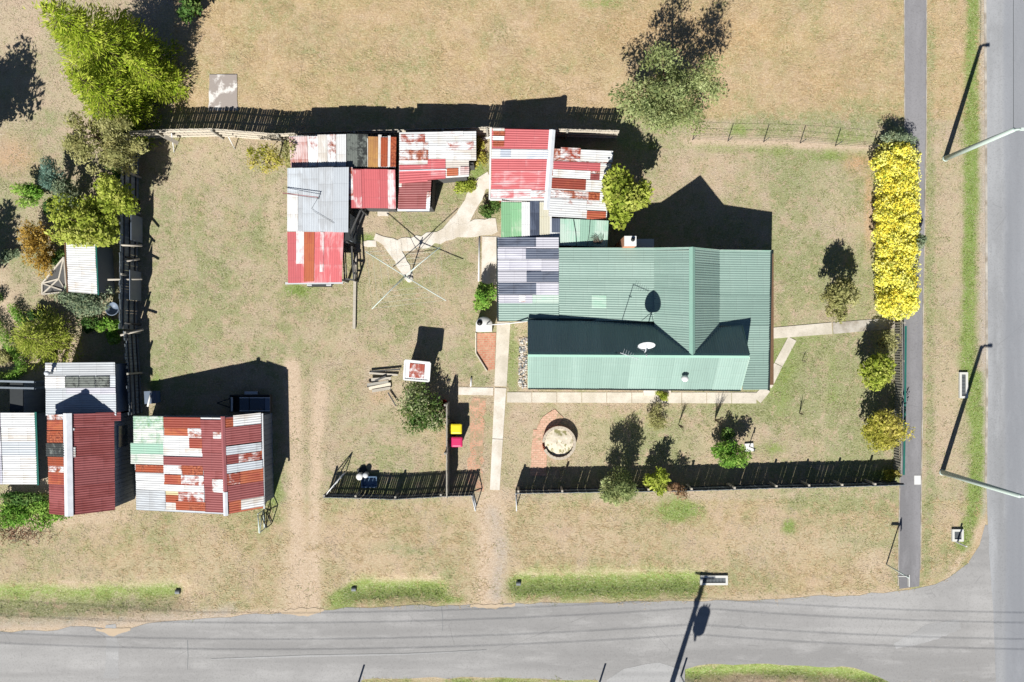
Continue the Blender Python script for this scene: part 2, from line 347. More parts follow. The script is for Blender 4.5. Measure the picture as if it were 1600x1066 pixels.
# value noise for scattering
def vnoise(x, y, scale, seed=0):
    g = np.random.default_rng(seed).random((128, 128)); x = x/scale; y = y/scale
    xi = np.floor(x).astype(int); yi = np.floor(y).astype(int); fx = x-xi; fy = y-yi; fx = fx*fx*(3-2*fx); fy = fy*fy*(3-2*fy)
    a = g[xi % 128, yi % 128]; b = g[(xi+1) % 128, yi % 128]; c = g[xi % 128, (yi+1) % 128]; d = g[(xi+1) % 128, (yi+1) % 128]
    return (a*(1-fx)+b*fx)*(1-fy)+(c*(1-fx)+d*fx)*fy
# ------------------------------------------------------------------ ground cover map (photo pixels): what grows or lies where
def ell(X, Y, x, y, rx, ry): return np.exp(-(((X-x)/rx)**2+((Y-y)/ry)**2)**1.3)
def seg(X, Y, pts, w):
    out = np.zeros_like(X)
    for (x0, y0), (x1, y1) in zip(pts, pts[1:]):
        dx, dy = x1-x0, y1-y0; t = np.clip(((X-x0)*dx+(Y-y0)*dy)/(dx*dx+dy*dy), 0, 1)
        d = np.hypot(X-x0-t*dx, Y-y0-t*dy); out = np.maximum(out, np.exp(-(d/w)**2.5))
    return out
DITCH = [([(-60, 938), (120, 938), (278, 930)], 20), ([(556, 922), (682, 920)], 15), ([(812, 911), (1085, 909)], 15), ([(1070, 1056), (1240, 1050), (1390, 1064)], 10)]
def cover(X, Y):
    nz = vnoise(X, Y, 26, 3)*.6+vnoise(X, Y, 9, 4)*.4
    G = .27+.26*((X > 1205) & (X < 1400) & (Y > 235) & (Y < 750))+.05*((X > 230) & (X < 450) & (Y > 250))
    for e in [(320, 430, 90, 200, .42), (460, 480, 80, 80, .3), (640, 480, 100, 90, .36), (1280, 330, 110, 130, .36), (1290, 620, 100, 110, .5), (1000, 690, 260, 60, .45), (1240, 600, 90, 120, .6), (1150, 640, 90, 20, .7), (110, 948, 190, 18, .95), (900, 600, 10, 10, .1), (1300, 790, 100, 16, .7), (1290, 300, 90, 80, .6), (1230, 560, 40, 70, .9), (1270, 620, 90, 60, .75), (1200, 640, 50, 30, .8), (1110, 690, 80, 40, .5), (1260, 690, 90, 40, .6), (330, 450, 60, 120, .5), (1350, 850, 50, 12, .6), (300, 520, 60, 60, .5), (400, 360, 30, 60, .45), (620, 720, 90, 80, .5),
              (180, 30, 130, 90, .2), (390, 820, 90, 50, .55), (620, 858, 70, 14, .8), (110, 850, 120, 40, .2), (1200, 190, 160, 40, .45), (1330, 170, 60, 60, .5), (60, 380, 60, 70, .4), (560, 110, 200, 50, .15),
              (1300, 830, 110, 50, .35), (430, 765, 14, 40, .8), (800, 565, 11, 60, .9), (755, 597, 18, 10, .9), (650, 350, 50, 30, .5), (720, 420, 20, 50, .5), (700, 310, 40, 30, .4), (1120, 660, 60, 20, .6), (1210, 590, 30, 40, .7), (1480, 870, 40, 50, .5)]:
        G = np.maximum(G, e[4]*ell(X, Y, *e[:4]))
    G = np.maximum(G, .7*seg(X, Y, [(1453, 0), (1453, 760), (1446, 900)], 8)); G = np.maximum(G, .45*seg(X, Y, [(1395, 770), (1395, 910)], 9))
    G = np.where(Y < 175, G*.6, G); G = np.where((Y > 790) & (X < 1400), G*.8, G)
    Lu = np.zeros_like(X)
    for p, w, k in [([(1520, -40), (1519, 120), (1517, 300), (1514, 430)], 10, .95), ([(1514, 430), (1512, 580)], 10, .85), ([(1522, 590), (1527, 700), (1522, 790), (1505, 850)], 12, .85),
                    ([(-60, 926), (120, 928), (272, 922)], 13, .62), ([(530, 938), (556, 922), (684, 922)], 15, .85), ([(684, 935), (720, 937)], 6, .6), ([(812, 917), (960, 915), (1082, 910)], 19, .9), ([(1070, 1052), (1150, 1046), (1290, 1048), (1385, 1064)], 11, .9),
                    ([(700, 1066), (930, 1062)], 6, .5), ([(955, 217), (1000, 228), (1360, 240)], 6, .35), ([(560, 1066), (640, 1066)], 6, .3)]:
        Lu = np.maximum(Lu, min(1., k*1.05)*seg(X, Y, p, w))
    for e in [(1061, 797, 36, 17, 1.), (1232, 823, 12, 13, .95), (462, 453, 22, 9, .9), (745, 262, 14, 24, .8), (727, 290, 14, 20, .6), (1228, 570, 20, 50, .5), (1378, 742, 30, 10, .6), (575, 372, 14, 9, .8), (1330, 215, 34, 12, .6), (1300, 245, 40, 8, .6), (1150, 203, 16, 10, .7),
              (430, 770, 12, 30, .55), (365, 760, 12, 16, .3), (590, 290, 10, 8, .3), (700, 270, 14, 14, .5), (800, 560, 9, 50, .4), (120, 60, 40, 50, .25), (940, 5, 30, 8, .6), (1205, 700, 30, 12, .4), (1218, 590, 22, 50, .55), (1250, 530, 40, 14, .4), (1300, 610, 12, 60, .3), (640, 440, 40, 10, .3), (600, 765, 60, 10, .2), (245, 600, 10, 14, .8), (920, 475, 0.1, 0.1, 0)]:
        Lu = np.maximum(Lu, e[4]*ell(X, Y, *e[:4]))
    D = np.zeros_like(X)
    for p, w, k in [([(456, 570), (460, 680), (462, 760), (466, 840), (470, 950)], 13, 1.), ([(502, 600), (494, 690), (491, 800), (490, 950)], 11, 1.), ([(470, 870), (468, 960)], 30, .85), ([(768, 790), (768, 950)], 28, .9), ([(0, 921), (120, 922), (280, 913)], 5, .8),
                    ([(0, 983), (150, 980), (300, 966), (440, 957)], 7, .9), ([(700, 945), (1000, 942), (1200, 935), (1400, 924)], 5, .6), ([(1535, -20), (1537, 400), (1538, 700), (1535, 820), (1480, 905)], 5, .75), ([(1292, 560), (1287, 640), (1282, 740)], 5, .3),
                    ([(560, 908), (690, 905)], 4, .6), ([(810, 898), (1090, 893)], 4, .7), ([(190, 805), (130, 812), (40, 820)], 12, .6), ([(0, 440), (40, 560), (60, 620)], 14, .6), ([(560, 1058), (760, 1060)], 5, .6), ([(1075, 1040), (1300, 1036)], 5, .5), ([(1075, 222), (1230, 226), (1360, 234)], 9, 1.)]:
        D = np.maximum(D, k*seg(X, Y, p, w))
    for e in [(470, 925, 36, 34, .8), (768, 925, 40, 25, .8), (530, 530, 26, 20, .4), (820, 690, 30, 60, .3), (1300, 300, 26, 60, .35), (1220, 850, 150, 30, .4), (900, 840, 120, 30, .3), (150, 130, 60, 60, .35), (30, 40, 60, 50, .4), (60, 560, 60, 60, .6), (640, 625, 60, 24, .4), (430, 330, 16, 40, .6), (330, 260, 60, 30, .3), (1365, 880, 30, 30, .6), (330, 885, 40, 60, .35), (575, 870, 70, 25, .35), (210, 885, 90, 20, .25), (900, 690, 50, 40, .35), (1110, 690, 40, 30, .3), (1490, 350, 25, 120, .35), (1480, 650, 22, 120, .35), (600, 450, 30, 40, .3)]:
        D = np.maximum(D, e[4]*ell(X, Y, *e[:4]))
    St = np.where(Y < 185, .62, .12)*(X > 270)+np.where(Y > 780, .3, 0)
    for e in [(1080, 60, 230, 60, 1.), (700, 90, 300, 50, .7), (240, 880, 150, 40, .5), (1020, 850, 200, 30, .4), (640, 820, 100, 30, .4)]: St = np.maximum(St, e[4]*ell(X, Y, *e[:4]))
    Gr = np.zeros_like(X)
    for p, w, k in [([(770, 800), (784, 860), (776, 930)], 11, .5), ([(-40, 976), (200, 970), (360, 955)], 9, .5), ([(1045, 1046), (900, 1062)], 6, .5), ([(1535, -20), (1537, 600), (1537, 800)], 7, .7), ([(1000, 1060), (1068, 1058)], 16, .8), ([(-20, 1062), (90, 1066)], 14, .3)]: Gr = np.maximum(Gr, k*seg(X, Y, p, w))
    Or = np.zeros_like(X)
    for e in [(1060, 45, 150, 45, .5), (18, 245, 36, 26, .75), (1340, 250, 26, 22, 1.), (1358, 320, 7, 80, .8), (200, 265, 30, 12, .8), (595, 620, 20, 12, .6), (700, 690, 10, 40, .55), (350, 165, 24, 40, .3), (1300, 130, 60, 30, .3)]: Or = np.maximum(Or, e[4]*ell(X, Y, *e[:4]))
    b = (nz-.5)
    D = D*np.where((X > 425) & (X < 530) & (Y < 860), .45+.9*vnoise(X, Y, 24, 31), 1)
    G = np.clip(G*(.45+1.1*vnoise(X, Y, 70, 21)), 0, 1)
    return [np.clip(q+(q > .03)*b*.5, 0, 1) for q in (G, Lu, D, St, Gr, Or)]
def ditch(X, Y):
    z = np.zeros_like(X)
    for p, w in DITCH: z = np.minimum(z, -.22*seg(X, Y, p, w))
    return z
# ------------------------------------------------------------------ the ground: one sheet reaching the horizon
def axis_coords(half, step, far):
    a = list(np.arange(-half, half+1e-6, step)); d = step; x = half; out = []
    while x < far: d *= 1.6; x += d; out.append(x)
    return np.array([-q for q in out[::-1]]+a+out)
gx = axis_coords(31, .2, 420); gy = axis_coords(21.4, .2, 420)
GX, GY = np.meshgrid(gx, gy, indexing='ij'); PX = GX/S+CX; PY = CY-GY/S
nx, ny = GX.shape; cvs = cover(PX, PY)
gz = ditch(PX, PY)+np.where(PY < 200, .05*(vnoise(PX, PY, 30, 8)-.5), 0)*(np.abs(PX-800) < 590)
gz -= .05*np.clip((GX**2+GY**2)**.5-60, 0, 400)/60
gv = np.stack([GX, GY, gz], -1).reshape(-1, 3)
idx = np.arange(nx*ny).reshape(nx, ny)
gf = np.stack([idx[:-1, :-1], idx[1:, :-1], idx[1:, 1:], idx[:-1, 1:]], -1).reshape(-1, 4)
me = bpy.data.meshes.new('ground'); me.vertices.add(len(gv)); me.loops.add(gf.size); me.polygons.add(len(gf))
me.vertices.foreach_set('co', gv.astype(np.float32).ravel()); me.loops.foreach_set('vertex_index', gf.astype(np.int32).ravel())
me.polygons.foreach_set('loop_start', np.arange(0, gf.size, 4, dtype=np.int32)); me.materials.append(MATS['ground_cover'])
me.polygons.foreach_set('use_smooth', [True]*len(gf)); me.update(calc_edges=True)
for nm, tri in (('cover', cvs[:3]), ('cover_more', cvs[3:])):
    c = np.stack([q.ravel() for q in tri]+[np.ones(nx*ny)], -1)
    me.attributes.new(nm, 'FLOAT_COLOR', 'POINT').data.foreach_set('color', c.astype(np.float32).ravel())
tag(link('ground', me, None, (0, 0, 0)), 'dry tan lawn and paddock with green patches and bare tracks', kind='structure')
# ------------------------------------------------------------------ roads and paths
def rough_edge(pts, step=18, amp=2.2, closed=True):
    out = []; n = len(pts)
    for i in range(n if closed else n-1):
        (x0, y0), (x1, y1) = pts[i], pts[(i+1) % n]; L = math.hypot(x1-x0, y1-y0); k = max(1, min(120, int(L/step)))
        for j in range(k):
            t = j/k; o = random.uniform(-amp, amp) if j else random.uniform(-amp, amp)*.3
            out.append((x0+(x1-x0)*t-(y1-y0)/max(L, 1)*o, y0+(y1-y0)*t+(x1-x0)/max(L, 1)*o))
    return out
def flat(name, pts, z, mat, amp=2.2, step=18, thick=.0):
    mb = MB(); p = [W(*q)[:2] for q in rough_edge(pts, step, amp)]
    mb.prism(p, z-.03-thick, z, mat); return mb.build(name)
o = flat('side_road', [(-1600, 1080), (-200, 998), (0, 987), (90, 985), (110, 979), (160, 982), (185, 990), (230, 974), (300, 968), (440, 957), (560, 949), (700, 946), (900, 942), (1100, 940), (1250, 934), (1380, 927), (1440, 918), (1480, 905), (1512, 880), (1530, 852), (1539, 820), (1600, 820), (1600, 1400), (1560, 1400), (1500, 1180), (1440, 1098), (1392, 1067), (1335, 1044), (1200, 1037), (1090, 1040), (1070, 1046), (1050, 1240), (905, 1240), (935, 1063), (760, 1059), (640, 1060), (566, 1062), (552, 1086), (300, 1076), (90, 1078), (-200, 1100), (-1600, 1190)], .008, 'side_asphalt', 2.)
tag(o, 'grey asphalt side road along the bottom of the view', kind='structure')
o = flat('main_road', [(1536, -1500), (1538, 0), (1541, 150), (1542, 400), (1543, 600), (1541, 760), (1545, 860), (1552, 960), (1556, 1066), (1560, 2600), (1790, 2600), (1790, -1500)], .014, 'main_asphalt', .8)
tag(o, 'bluish grey asphalt main road at the right edge', kind='structure')
o = flat('driveway_apron', [(948, 1062), (975, 1044), (1030, 1036), (1064, 1046), (1052, 1180), (925, 1180)], .013, 'apron_asphalt', 3.)
tag(o, 'cracked pale asphalt apron below the side road', kind='structure')
o = flat('footpath', [(1413, -1500), (1447, -1500), (1447, 0), (1446, 200), (1441, 480), (1440, 640), (1438, 780), (1437, 890), (1436, 916), (1405, 920), (1404, 880), (1406, 780), (1409, 640), (1410, 480), (1414, 200), (1413, 0)], .03, 'path_asphalt', .5)
tag(o, 'straight dark asphalt footpath beside the yellow hedge', kind='structure')
def strip(name, pts, w, z, mat, label, kind='structure'):
    mb = MB()
    for a, b in zip(pts, pts[1:]): mb.beam(W(*a)+Vector((0, 0, z)), W(*b)+Vector((0, 0, z)), w, .06, mat)
    return tag(mb.build(name), label, kind=kind)
def ribbon(mb, pts, ws, z, mat, amp=0., step=20, thick=.08):
    L = []; R = []; n = len(pts); ws = ws if hasattr(ws, '__len__') else [ws]*n; dense = []
    for i in range(n-1):
        k = max(1, int(math.dist(pts[i], pts[i+1])/step)) if amp else 1
        dense += [((pts[i][0]+(pts[i+1][0]-pts[i][0])*j/k, pts[i][1]+(pts[i+1][1]-pts[i][1])*j/k), ws[i]+(ws[i+1]-ws[i])*j/k) for j in range(k)]
    dense.append((pts[-1], ws[-1]))
    for i, ((x, y), w) in enumerate(dense):
        a = dense[max(i-1, 0)][0]; b = dense[min(i+1, len(dense)-1)][0]; dx, dy = b[0]-a[0], b[1]-a[1]; l = math.hypot(dx, dy)
        L.append((x-dy/l*(w/2+random.uniform(-amp, amp)), y+dx/l*(w/2+random.uniform(-amp, amp)))); R.append((x+dy/l*(w/2+random.uniform(-amp, amp)), y-dx/l*(w/2+random.uniform(-amp, amp))))
    poly = [W(*q)[:2] for q in L+R[::-1]]; mb.prism(poly, z-thick, z, mat)
for nm_, pts_, ws_, mat_, lab_ in [('sand_spill', [(150, 984), (178, 988), (204, 984)], [3, 12, 3], 'spilt_sand', 'pale sand washed onto the road edge at the left'), ('sand_spill', [(440, 956), (474, 957), (506, 953)], [5, 13, 5], 'spilt_sand', 'pale sand spilling off the wheel tracks onto the road'), ('sand_spill', [(735, 946), (768, 948), (805, 945)], [4, 8, 4], 'spilt_sand', 'pale sand at the mouth of the gate track'),
   ('road_seam', [(690, 949), (692, 968), (691, 986)], [.8, .6, .5], 'grate', 'short dark seam across the upper half of the road'), ('road_seam', [(293, 1000), (294, 1024), (293, 1046)], [.8, .6, .6], 'grate', 'short dark seam across the left part of the road'), ('worn_line', [(330, 1030), (480, 1025), (640, 1022), (760, 1016)], [1.6, 3, 2.6, 1.5], 'apron_asphalt', 'pale scuffed streak along the side road'),
   ('road_patch', [(172, 976), (176, 1010), (174, 1060)], [16, 20, 22], 'apron_asphalt', 'pale patch laid across the side road at the left'), ('road_patch', [(1398, 1010), (1450, 990), (1500, 975)], [10, 26, 16], 'apron_asphalt', 'sandy pale patch in the mouth of the side road')]:
    mb = MB(); ribbon(mb, pts_, ws_, {'sand_spill': .018, 'road_seam': .022, 'worn_line': .020, 'road_patch': .0115}[nm_], mat_, .25 if ws_[0] < 2 else 1.6, 6, .006); tag(mb.build(nm_), lab_, kind='structure')
strip('path_edging', [(1412, -300), (1413, 200), (1409, 480), (1408, 640), (1405, 780), (1403, 915)], .045, .015, 'grey_concrete', 'thin pale edging on the house side of the footpath')
strip('path_edging', [(1448, -300), (1447, 200), (1442, 480), (1441, 640), (1439, 780), (1438, 890)], .045, .015, 'grey_concrete', 'thin pale edging on the road side of the footpath')
strip('kerb', [(1537, -300), (1540, 150), (1541, 400), (1542, 600), (1540, 760)]  , .12, -.005, 'grey_concrete', 'worn pale kerb strip along the main road')
def slab_path(name, pts, ws, joint, mat, label, z=.03):
    mb = MB(); ws = ws if hasattr(ws, '__len__') else [ws]*len(pts)
    for i in range(len(pts)-1):
        L = math.dist(pts[i], pts[i+1]); k = max(1, round(L/joint)); g = .45/L
        at = lambda t: (pts[i][0]+(pts[i+1][0]-pts[i][0])*t, pts[i][1]+(pts[i+1][1]-pts[i][1])*t)
        wt = lambda t: ws[i]+(ws[i+1]-ws[i])*t
        for j in range(k): ribbon(mb, [at(j/k+g), at((j+1)/k-g)], [wt(j/k), wt((j+1)/k)], z+random.uniform(-.004, .004), mat)
    return tag(mb.build(name), label, kind='structure')
slab_path('path', [(787, 503), (782, 604)], [21, 19], 82, 'concrete', 'concrete path from the back door down beside the pebbles')
slab_path('path', [(782, 606), (773, 766)], [18, 15], 80, 'pale_concrete', 'bleached concrete path running down to the front gate')
slab_path('path', [(716, 611), (771, 612)], [12, 12], 60, 'pale_concrete', 'short narrow concrete path left of the front walk')
slab_path('path', [(792, 621), (1182, 622)], [16, 17], 39, 'concrete', 'jointed concrete path along the front of the green house')
slab_path('path', [(1182, 625), (1198, 607)], [16, 14], 60, 'concrete', 'corner slab of the front path by the verandah')
slab_path('path', [(1199, 604), (1216, 570), (1238, 529)], 14, 40, 'concrete', 'slanting concrete path from the front corner to the gate walk')
slab_path('path', [(1204, 521), (1300, 513)], [17, 18], 100, 'concrete', 'concrete gate walk next to the verandah', .034)
slab_path('path', [(1301, 513), (1398, 505)], [18, 17], 100, 'grey_concrete', 'concrete gate walk reaching the footpath', .034)
mb = MB(); ribbon(mb, [(768, 280), (752, 287), (737, 318), (716, 348), (700, 362)], [26, 23, 25, 25, 20], .03, 'pale_concrete', 3.2, 9)
ribbon(mb, [(776, 352), (742, 356), (712, 362), (660, 378), (620, 384), (586, 371)], [22, 24, 23, 18, 19, 10], .036, 'pale_concrete', 3.0, 8)
ribbon(mb, [(612, 380), (624, 405), (640, 434)], [24, 18, 16], .042, 'pale_concrete', 2.4, 7)
tag(mb.build('path'), 'winding broken concrete path across the drying yard', kind='structure')
mb = MB(); ribbon(mb, [(767, 370), (766, 445)], [25, 27], .03, 'pale_concrete', 1., 20); tag(mb.build('path'), 'white concrete pad beside the patchwork roof', kind='structure')
mb = MB(); ribbon(mb, [(568, 381), (588, 381)], [8, 9], .03, 'pale_concrete', 1.4, 6); ribbon(mb, [(590, 331), (607, 331)], [12, 14], .03, 'pale_concrete', 1.2, 8); tag(mb.build('path'), 'loose pieces of white concrete by the timber frames', kind='structure')
mb = MB(); mb.prism([W(*p)[:2] for p in [(744, 521), (775, 520), (773, 577), (763, 579), (746, 556)]], -.05, .03, 'brick_paving'); tag(mb.build('brick_paving'), 'small orange brick paved area under the white tank', kind='structure')
mb = MB(); ribbon(mb, [(748, 622), (744, 700), (742, 768)], [22, 20, 24], .012, 'worn_brick_paving', 3, 9); tag(mb.build('brick_paving'), 'worn strip of half buried bricks left of the front walk', kind='structure')
mb = MB(); ribbon(mb, [(842, 744), (842, 700), (845, 672)], [25, 24, 24], .03, 'pale_brick_paving', 1, 9); ribbon(mb, [(846, 676), (858, 660), (873, 645)], [20, 28, 18], .036, 'pale_brick_paving', 1.5, 8); tag(mb.build('brick_paving'), 'pale brick path curving past the round raised bed', kind='structure')
mb = MB(); ribbon(mb, [(349, 117), (349, 173)], [42, 46], .05, 'slab_concrete', .8, 14); tag(mb.build('concrete_slab'), 'square grey concrete slab with white stains in the long grass', 'slab')
mb = MB(); mb.prism([W(*p)[:2] for p in [(1428, 743), (1438, 743), (1438, 757), (1428, 757)]], .02, .05, 'white_paint'); tag(mb.build('cover_plate'), 'small white cover plate set in the asphalt footpath', 'cover')
# ------------------------------------------------------------------ grass standing on the ground
def on_path(X, Y):
    up = np.interp(X, [-100, 0, 300, 560, 900, 1250, 1420, 1480, 1512, 1538], [992, 987, 968, 950, 943, 935, 922, 905, 880, 800])
    low = np.interp(X, [-100, 560, 566, 935, 940, 1064, 1075, 1200, 1335, 1392], [1080, 1080, 1061, 1061, 1200, 1200, 1041, 1037, 1045, 1068])
    m = ((Y > up) & (Y < low)) | (X > 1534)
    m |= (X > np.interp(Y, [0, 500, 920], [1411, 1408, 1403])) & (X < np.interp(Y, [0, 500, 920], [1449, 1443, 1439])) & (Y < 920)
    for p, w in [([(787, 503), (782, 610), (773, 766)], 11), ([(716, 611), (780, 612)], 7), ([(790, 621), (1185, 622)], 9), ([(1185, 625), (1216, 570), (1238, 529)], 8), ([(1204, 521), (1400, 505)], 10), ([(768, 280), (737, 318), (700, 362)], 12),
                 ([(776, 352), (660, 378), (586, 371)], 11), ([(612, 380), (640, 434)], 9), ([(767, 370), (766, 445)], 14), ([(759, 520), (760, 575)], 15), ([(842, 744), (846, 676), (873, 645)], 12), ([(349, 117), (349, 173)], 22), ([(871, 691), (873, 691)], 27), ([(816, 530), (816, 606)], 7)]:
        m |= seg(X, Y, p, w) > .37
    return m
def grass(n, seed):
    global RNG
    X = RNG.uniform(-70, 1545, n); Y = RNG.uniform(-50, 1110, n)
    G, Lu, D, St, Gr, Or = cover(X, Y); nz = vnoise(X, Y, 14, 5)*.5+vnoise(X, Y, 5, 6)*.5; r = RNG.random(n)
    dens = np.clip(1-.75*D-.6*Gr, .1, 1)*(.45+.75*nz)
    dens = np.where(Lu > .4, .75, dens)*np.clip(.35+1.3*vnoise(X, Y, 45, 17), 0, 1.2)
    keep = ~on_path(X, Y) & (r < dens)
    kind = np.where(Lu*(.2+1.5*nz) > .5, 2, np.where(G*(.3+1.5*nz) > RNG.random(n)*.95, 1, np.where((St > .4), 3, 0)))
    return X[keep], Y[keep], kind[keep], nz[keep], ditch(X[keep], Y[keep])
gX, gY, gK, gN, gZ = grass(76000, 1)
for k, (nm, mat, lab, L0, L1, up, nb) in enumerate([('dry_grass', 'dry_blade', 'short dry tan grass over the yards', .08, .17, .12, 5), ('green_grass', 'green_blade', 'faded green grass in patches over the yards', .07, .16, .16, 6),
                                                   ('lush_grass', 'lush_blade', 'bright green grass along the ditches and verge', .07, .16, .35, 7), ('long_straw', 'straw_blade', 'long straw coloured grass of the paddock', .14, .32, .10, 6)]):
    s = gK == k; n = s.sum()
    base = np.stack([(gX[s]-CX)*S, (CY-gY[s])*S, gZ[s]], -1); base = np.repeat(base, nb, 0); m = len(base)
    sw = np.repeat(vnoise(gX[s], gY[s], 60, 9)*math.pi*3, nb)+RNG.normal(0, .9, m)
    ax = np.stack([np.cos(sw), np.sin(sw), up*RNG.uniform(.2, 1., m)], -1); Ln = RNG.uniform(L0, L1, m)
    pts = base+np.stack([RNG.normal(0, .10, m), RNG.normal(0, .10, m), .015+Ln*.5*ax[:, 2]], -1)
    nrm = np.stack([RNG.normal(0, .25, m)-.2, RNG.normal(0, .25, m)-.45, np.ones(m)], -1)
    tint = np.repeat(np.clip(.1+.9*gN[s]+RNG.normal(0, .18, n), 0, 1), nb)*.7+RNG.random(m)*.3
    tag(np_mesh(nm, leaf_cards(pts, ax, nrm, Ln, RNG.uniform(.008, .020, m)), 4, mat, tint, None, (0, 0, 0)), lab, kind='stuff')
# ------------------------------------------------------------------ roofs
LAM, AMP = .12, .010
def bil(c, s, t): return c[0]*(1-s)*(1-t)+c[1]*s*(1-t)+c[2]*s*t+c[3]*(1-s)*t
def sheet(mb, c, rect, flow, mat, lift, tint=None, lam=LAM, amp=AMP, wob=.006):
    s0, s1, t0, t1 = rect; nrm = (c[1]-c[0]).cross(c[0]-c[3]).normalized()
    if nrm.z < 0: nrm = -nrm
    cl = ((c[3]-c[0]).length+(c[2]-c[1]).length)/2 if flow == 'x' else ((c[1]-c[0]).length+(c[2]-c[3]).length)/2
    fl = ((c[1]-c[0]).length+(c[2]-c[3]).length)/2 if flow == 'x' else ((c[3]-c[0]).length+(c[2]-c[1]).length)/2
    a0, a1, b0, b1 = (t0, t1, s0, s1) if flow == 'x' else (s0, s1, t0, t1)
    n = max(4, int((a1-a0)*cl/lam*5)); m = 3; vs = []; uvs = []; ou = random.uniform(0, 50); ov = random.uniform(0, 50)
    w = [random.uniform(-wob, wob) for _ in range(4)]
    for i in range(n+1):
        a = a0+(a1-a0)*i/n
        for j in range(m):
            b = b0+(b1-b0)*j/(m-1); s, t = (b, a) if flow == 'x' else (a, b)
            u, v = i/n, j/(m-1); wz = w[0]*(1-u)*(1-v)+w[1]*u*(1-v)+w[2]*u*v+w[3]*(1-u)*v
            vs.append(bil(c, s, t)+nrm*(lift+wz+amp*math.sin(a*cl/lam*2*math.pi))); uvs.append((a*cl+ou, b*fl+ov))
    fs = [(i*m+j, (i+1)*m+j, (i+1)*m+j+1, i*m+j+1) for i in range(n) for j in range(m-1)]
    return mb.add(vs, fs, mat, uvs, tint, True)
def slope(mb, cor, flow, base, patches=(), strip_px=22, split=0, gap=.0):
    """one roof slope: base sheets side by side, then single sheets (pixel boxes) laid over them"""
    c = [W(*q) for q in cor]; x0 = (cor[0][0]+cor[3][0])/2; x1 = (cor[1][0]+cor[2][0])/2; y0 = (cor[0][1]+cor[1][1])/2; y1 = (cor[2][1]+cor[3][1])/2
    span = (y1-y0) if flow == 'x' else (x1-x0); run = (x1-x0) if flow == 'x' else (y1-y0)
    k = max(1, round(span/strip_px)); base = base if isinstance(base, (list, tuple)) else [base]
    for i in range(k):
        cuts = [0, 1] if not split or run < split*1.3 else [0]+sorted(q/round(run/split)+random.uniform(-.06, .06) for q in range(1, round(run/split)))+[1]
        for j, (p, q) in enumerate(zip(cuts, cuts[1:])):
            e = random.uniform(-.006, .006)
            r = (p+(e if p == 0 else 0), q+(e if q == 1 else .01), i/k, (i+1)/k) if flow == 'x' else (i/k, (i+1)/k, p+(e if p == 0 else 0), q+(e if q == 1 else .01))
            sheet(mb, c, r, flow, random.choice(base), (i % 2)*.004+j*.006)
    for q, p in enumerate(patches):
        sheet(mb, c, ((p[0]-x0)/(x1-x0), (p[2]-x0)/(x1-x0), (p[1]-y0)/(y1-y0), (p[3]-y0)/(y1-y0)), flow, p[4], .024+(q % 4)*.006)
    return c
def ridge(mb, p, q, w, drop, mat, lift=.05):
    p, q = Vector(p), Vector(q); d = (q-p).normalized(); sd = d.cross(Vector((0, 0, 1))).normalized()*w; up = Vector((0, 0, lift)); dn = Vector((0, 0, lift-drop))
    vs = [p+sd+dn, p+up, p-sd+dn, q+sd+dn, q+up, q-sd+dn, p+sd+dn-Vector((0, 0, .02)), p-sd+dn-Vector((0, 0, .02)), q+sd+dn-Vector((0, 0, .02)), q-sd+dn-Vector((0, 0, .02))]
    mb.add(vs, [(0, 3, 4, 1), (1, 4, 5, 2), (0, 1, 2, 7, 6), (3, 8, 9, 5, 4), (6, 8, 3, 0), (2, 5, 9, 7)], mat)
def walls(mb, pts, mat, inset=.14, low=.07, z0=0.):
    w = [W(*p) for p in pts]; cx = sum(p.x for p in w)/len(w); cy = sum(p.y for p in w)/len(w); q = []
    for p in w:
        x = p.x-math.copysign(min(inset, abs(p.x-cx)), p.x-cx); y = p.y-math.copysign(min(inset, abs(p.y-cy)), p.y-cy); q.append((x, y, p.z-low))
    n = len(q)
    for i in range(n):
        a, b = q[i], q[(i+1) % n]
        L = math.dist(a[:2], b[:2])
        mb.add([(a[0], a[1], z0), (b[0], b[1], z0), b, a], [(0, 1, 2, 3)], mat, [(0, 0), (0, L), (b[2], L), (a[2], 0)])
    return q
def build(name, parent, fn, *a, **k):
    mb = MB(); fn(mb, *a, **k); return mb.build(name, parent)
def vboards(mb, p, q, h0, h1, mat, w=.16, th=.03):      # rough vertical boards along a wall face
    p, q = Vector(p), Vector(q); L = (q-p).length; n = max(1, int(L/w)); rz = math.atan2((q-p).y, (q-p).x)
    for i in range(n):
        t = (i+.5)/n; h = h0+(h1-h0)*t+random.uniform(-.04, .02); c = p.lerp(q, t)
        mb.box((c.x, c.y, h/2), (L/n*.94, th, h), mat, rz)
def openings(par, specs):
    for nm, c, size, rz, frame, inner in specs:
        f = MB(); f.box(c, size, frame, rz); o = f.build(nm, par)
        g = MB(); s2 = (size[0]-.14, size[1]+.03, size[2]-.14); g.box(c, s2, inner, rz); g.build('pane' if nm == 'window' else 'panel', o)
# ================================================================== THE GREEN HOUSE
HE, HR = 2.5, 4.3
house = thing('house', 'large house with pale green corrugated iron roof, dish and verandah', 'house', W(980, 510))
mb = MB()
slope(mb, [(825, 554, HR), (1171, 556, HR), (1157, 609, HE), (825, 606, HE)], 'y', 'green_iron')
slope(mb, [(825, 500, HE), (1158, 507, HE), (1171, 556, HR), (825, 554, HR)], 'y', 'green_iron')
slope(mb, [(1022, 388, 2.74), (1082, 387, HR), (1082, 555.5, HR), (1022, 550, 2.74)], 'x', 'green_iron')
slope(mb, [(1082, 387, HR), (1124, 391, 2.74), (1124, 552, 2.74), (1082, 555.5, HR)], 'x', 'green_iron')
slope(mb, [(873, 388, 2.36), (1024, 388, 2.73), (1024, 503, 2.73), (873, 500, 2.36)], 'x', 'green_iron', [(925, 462, 948, 482, 'pale_green_iron')])
mb.build('roof', house)
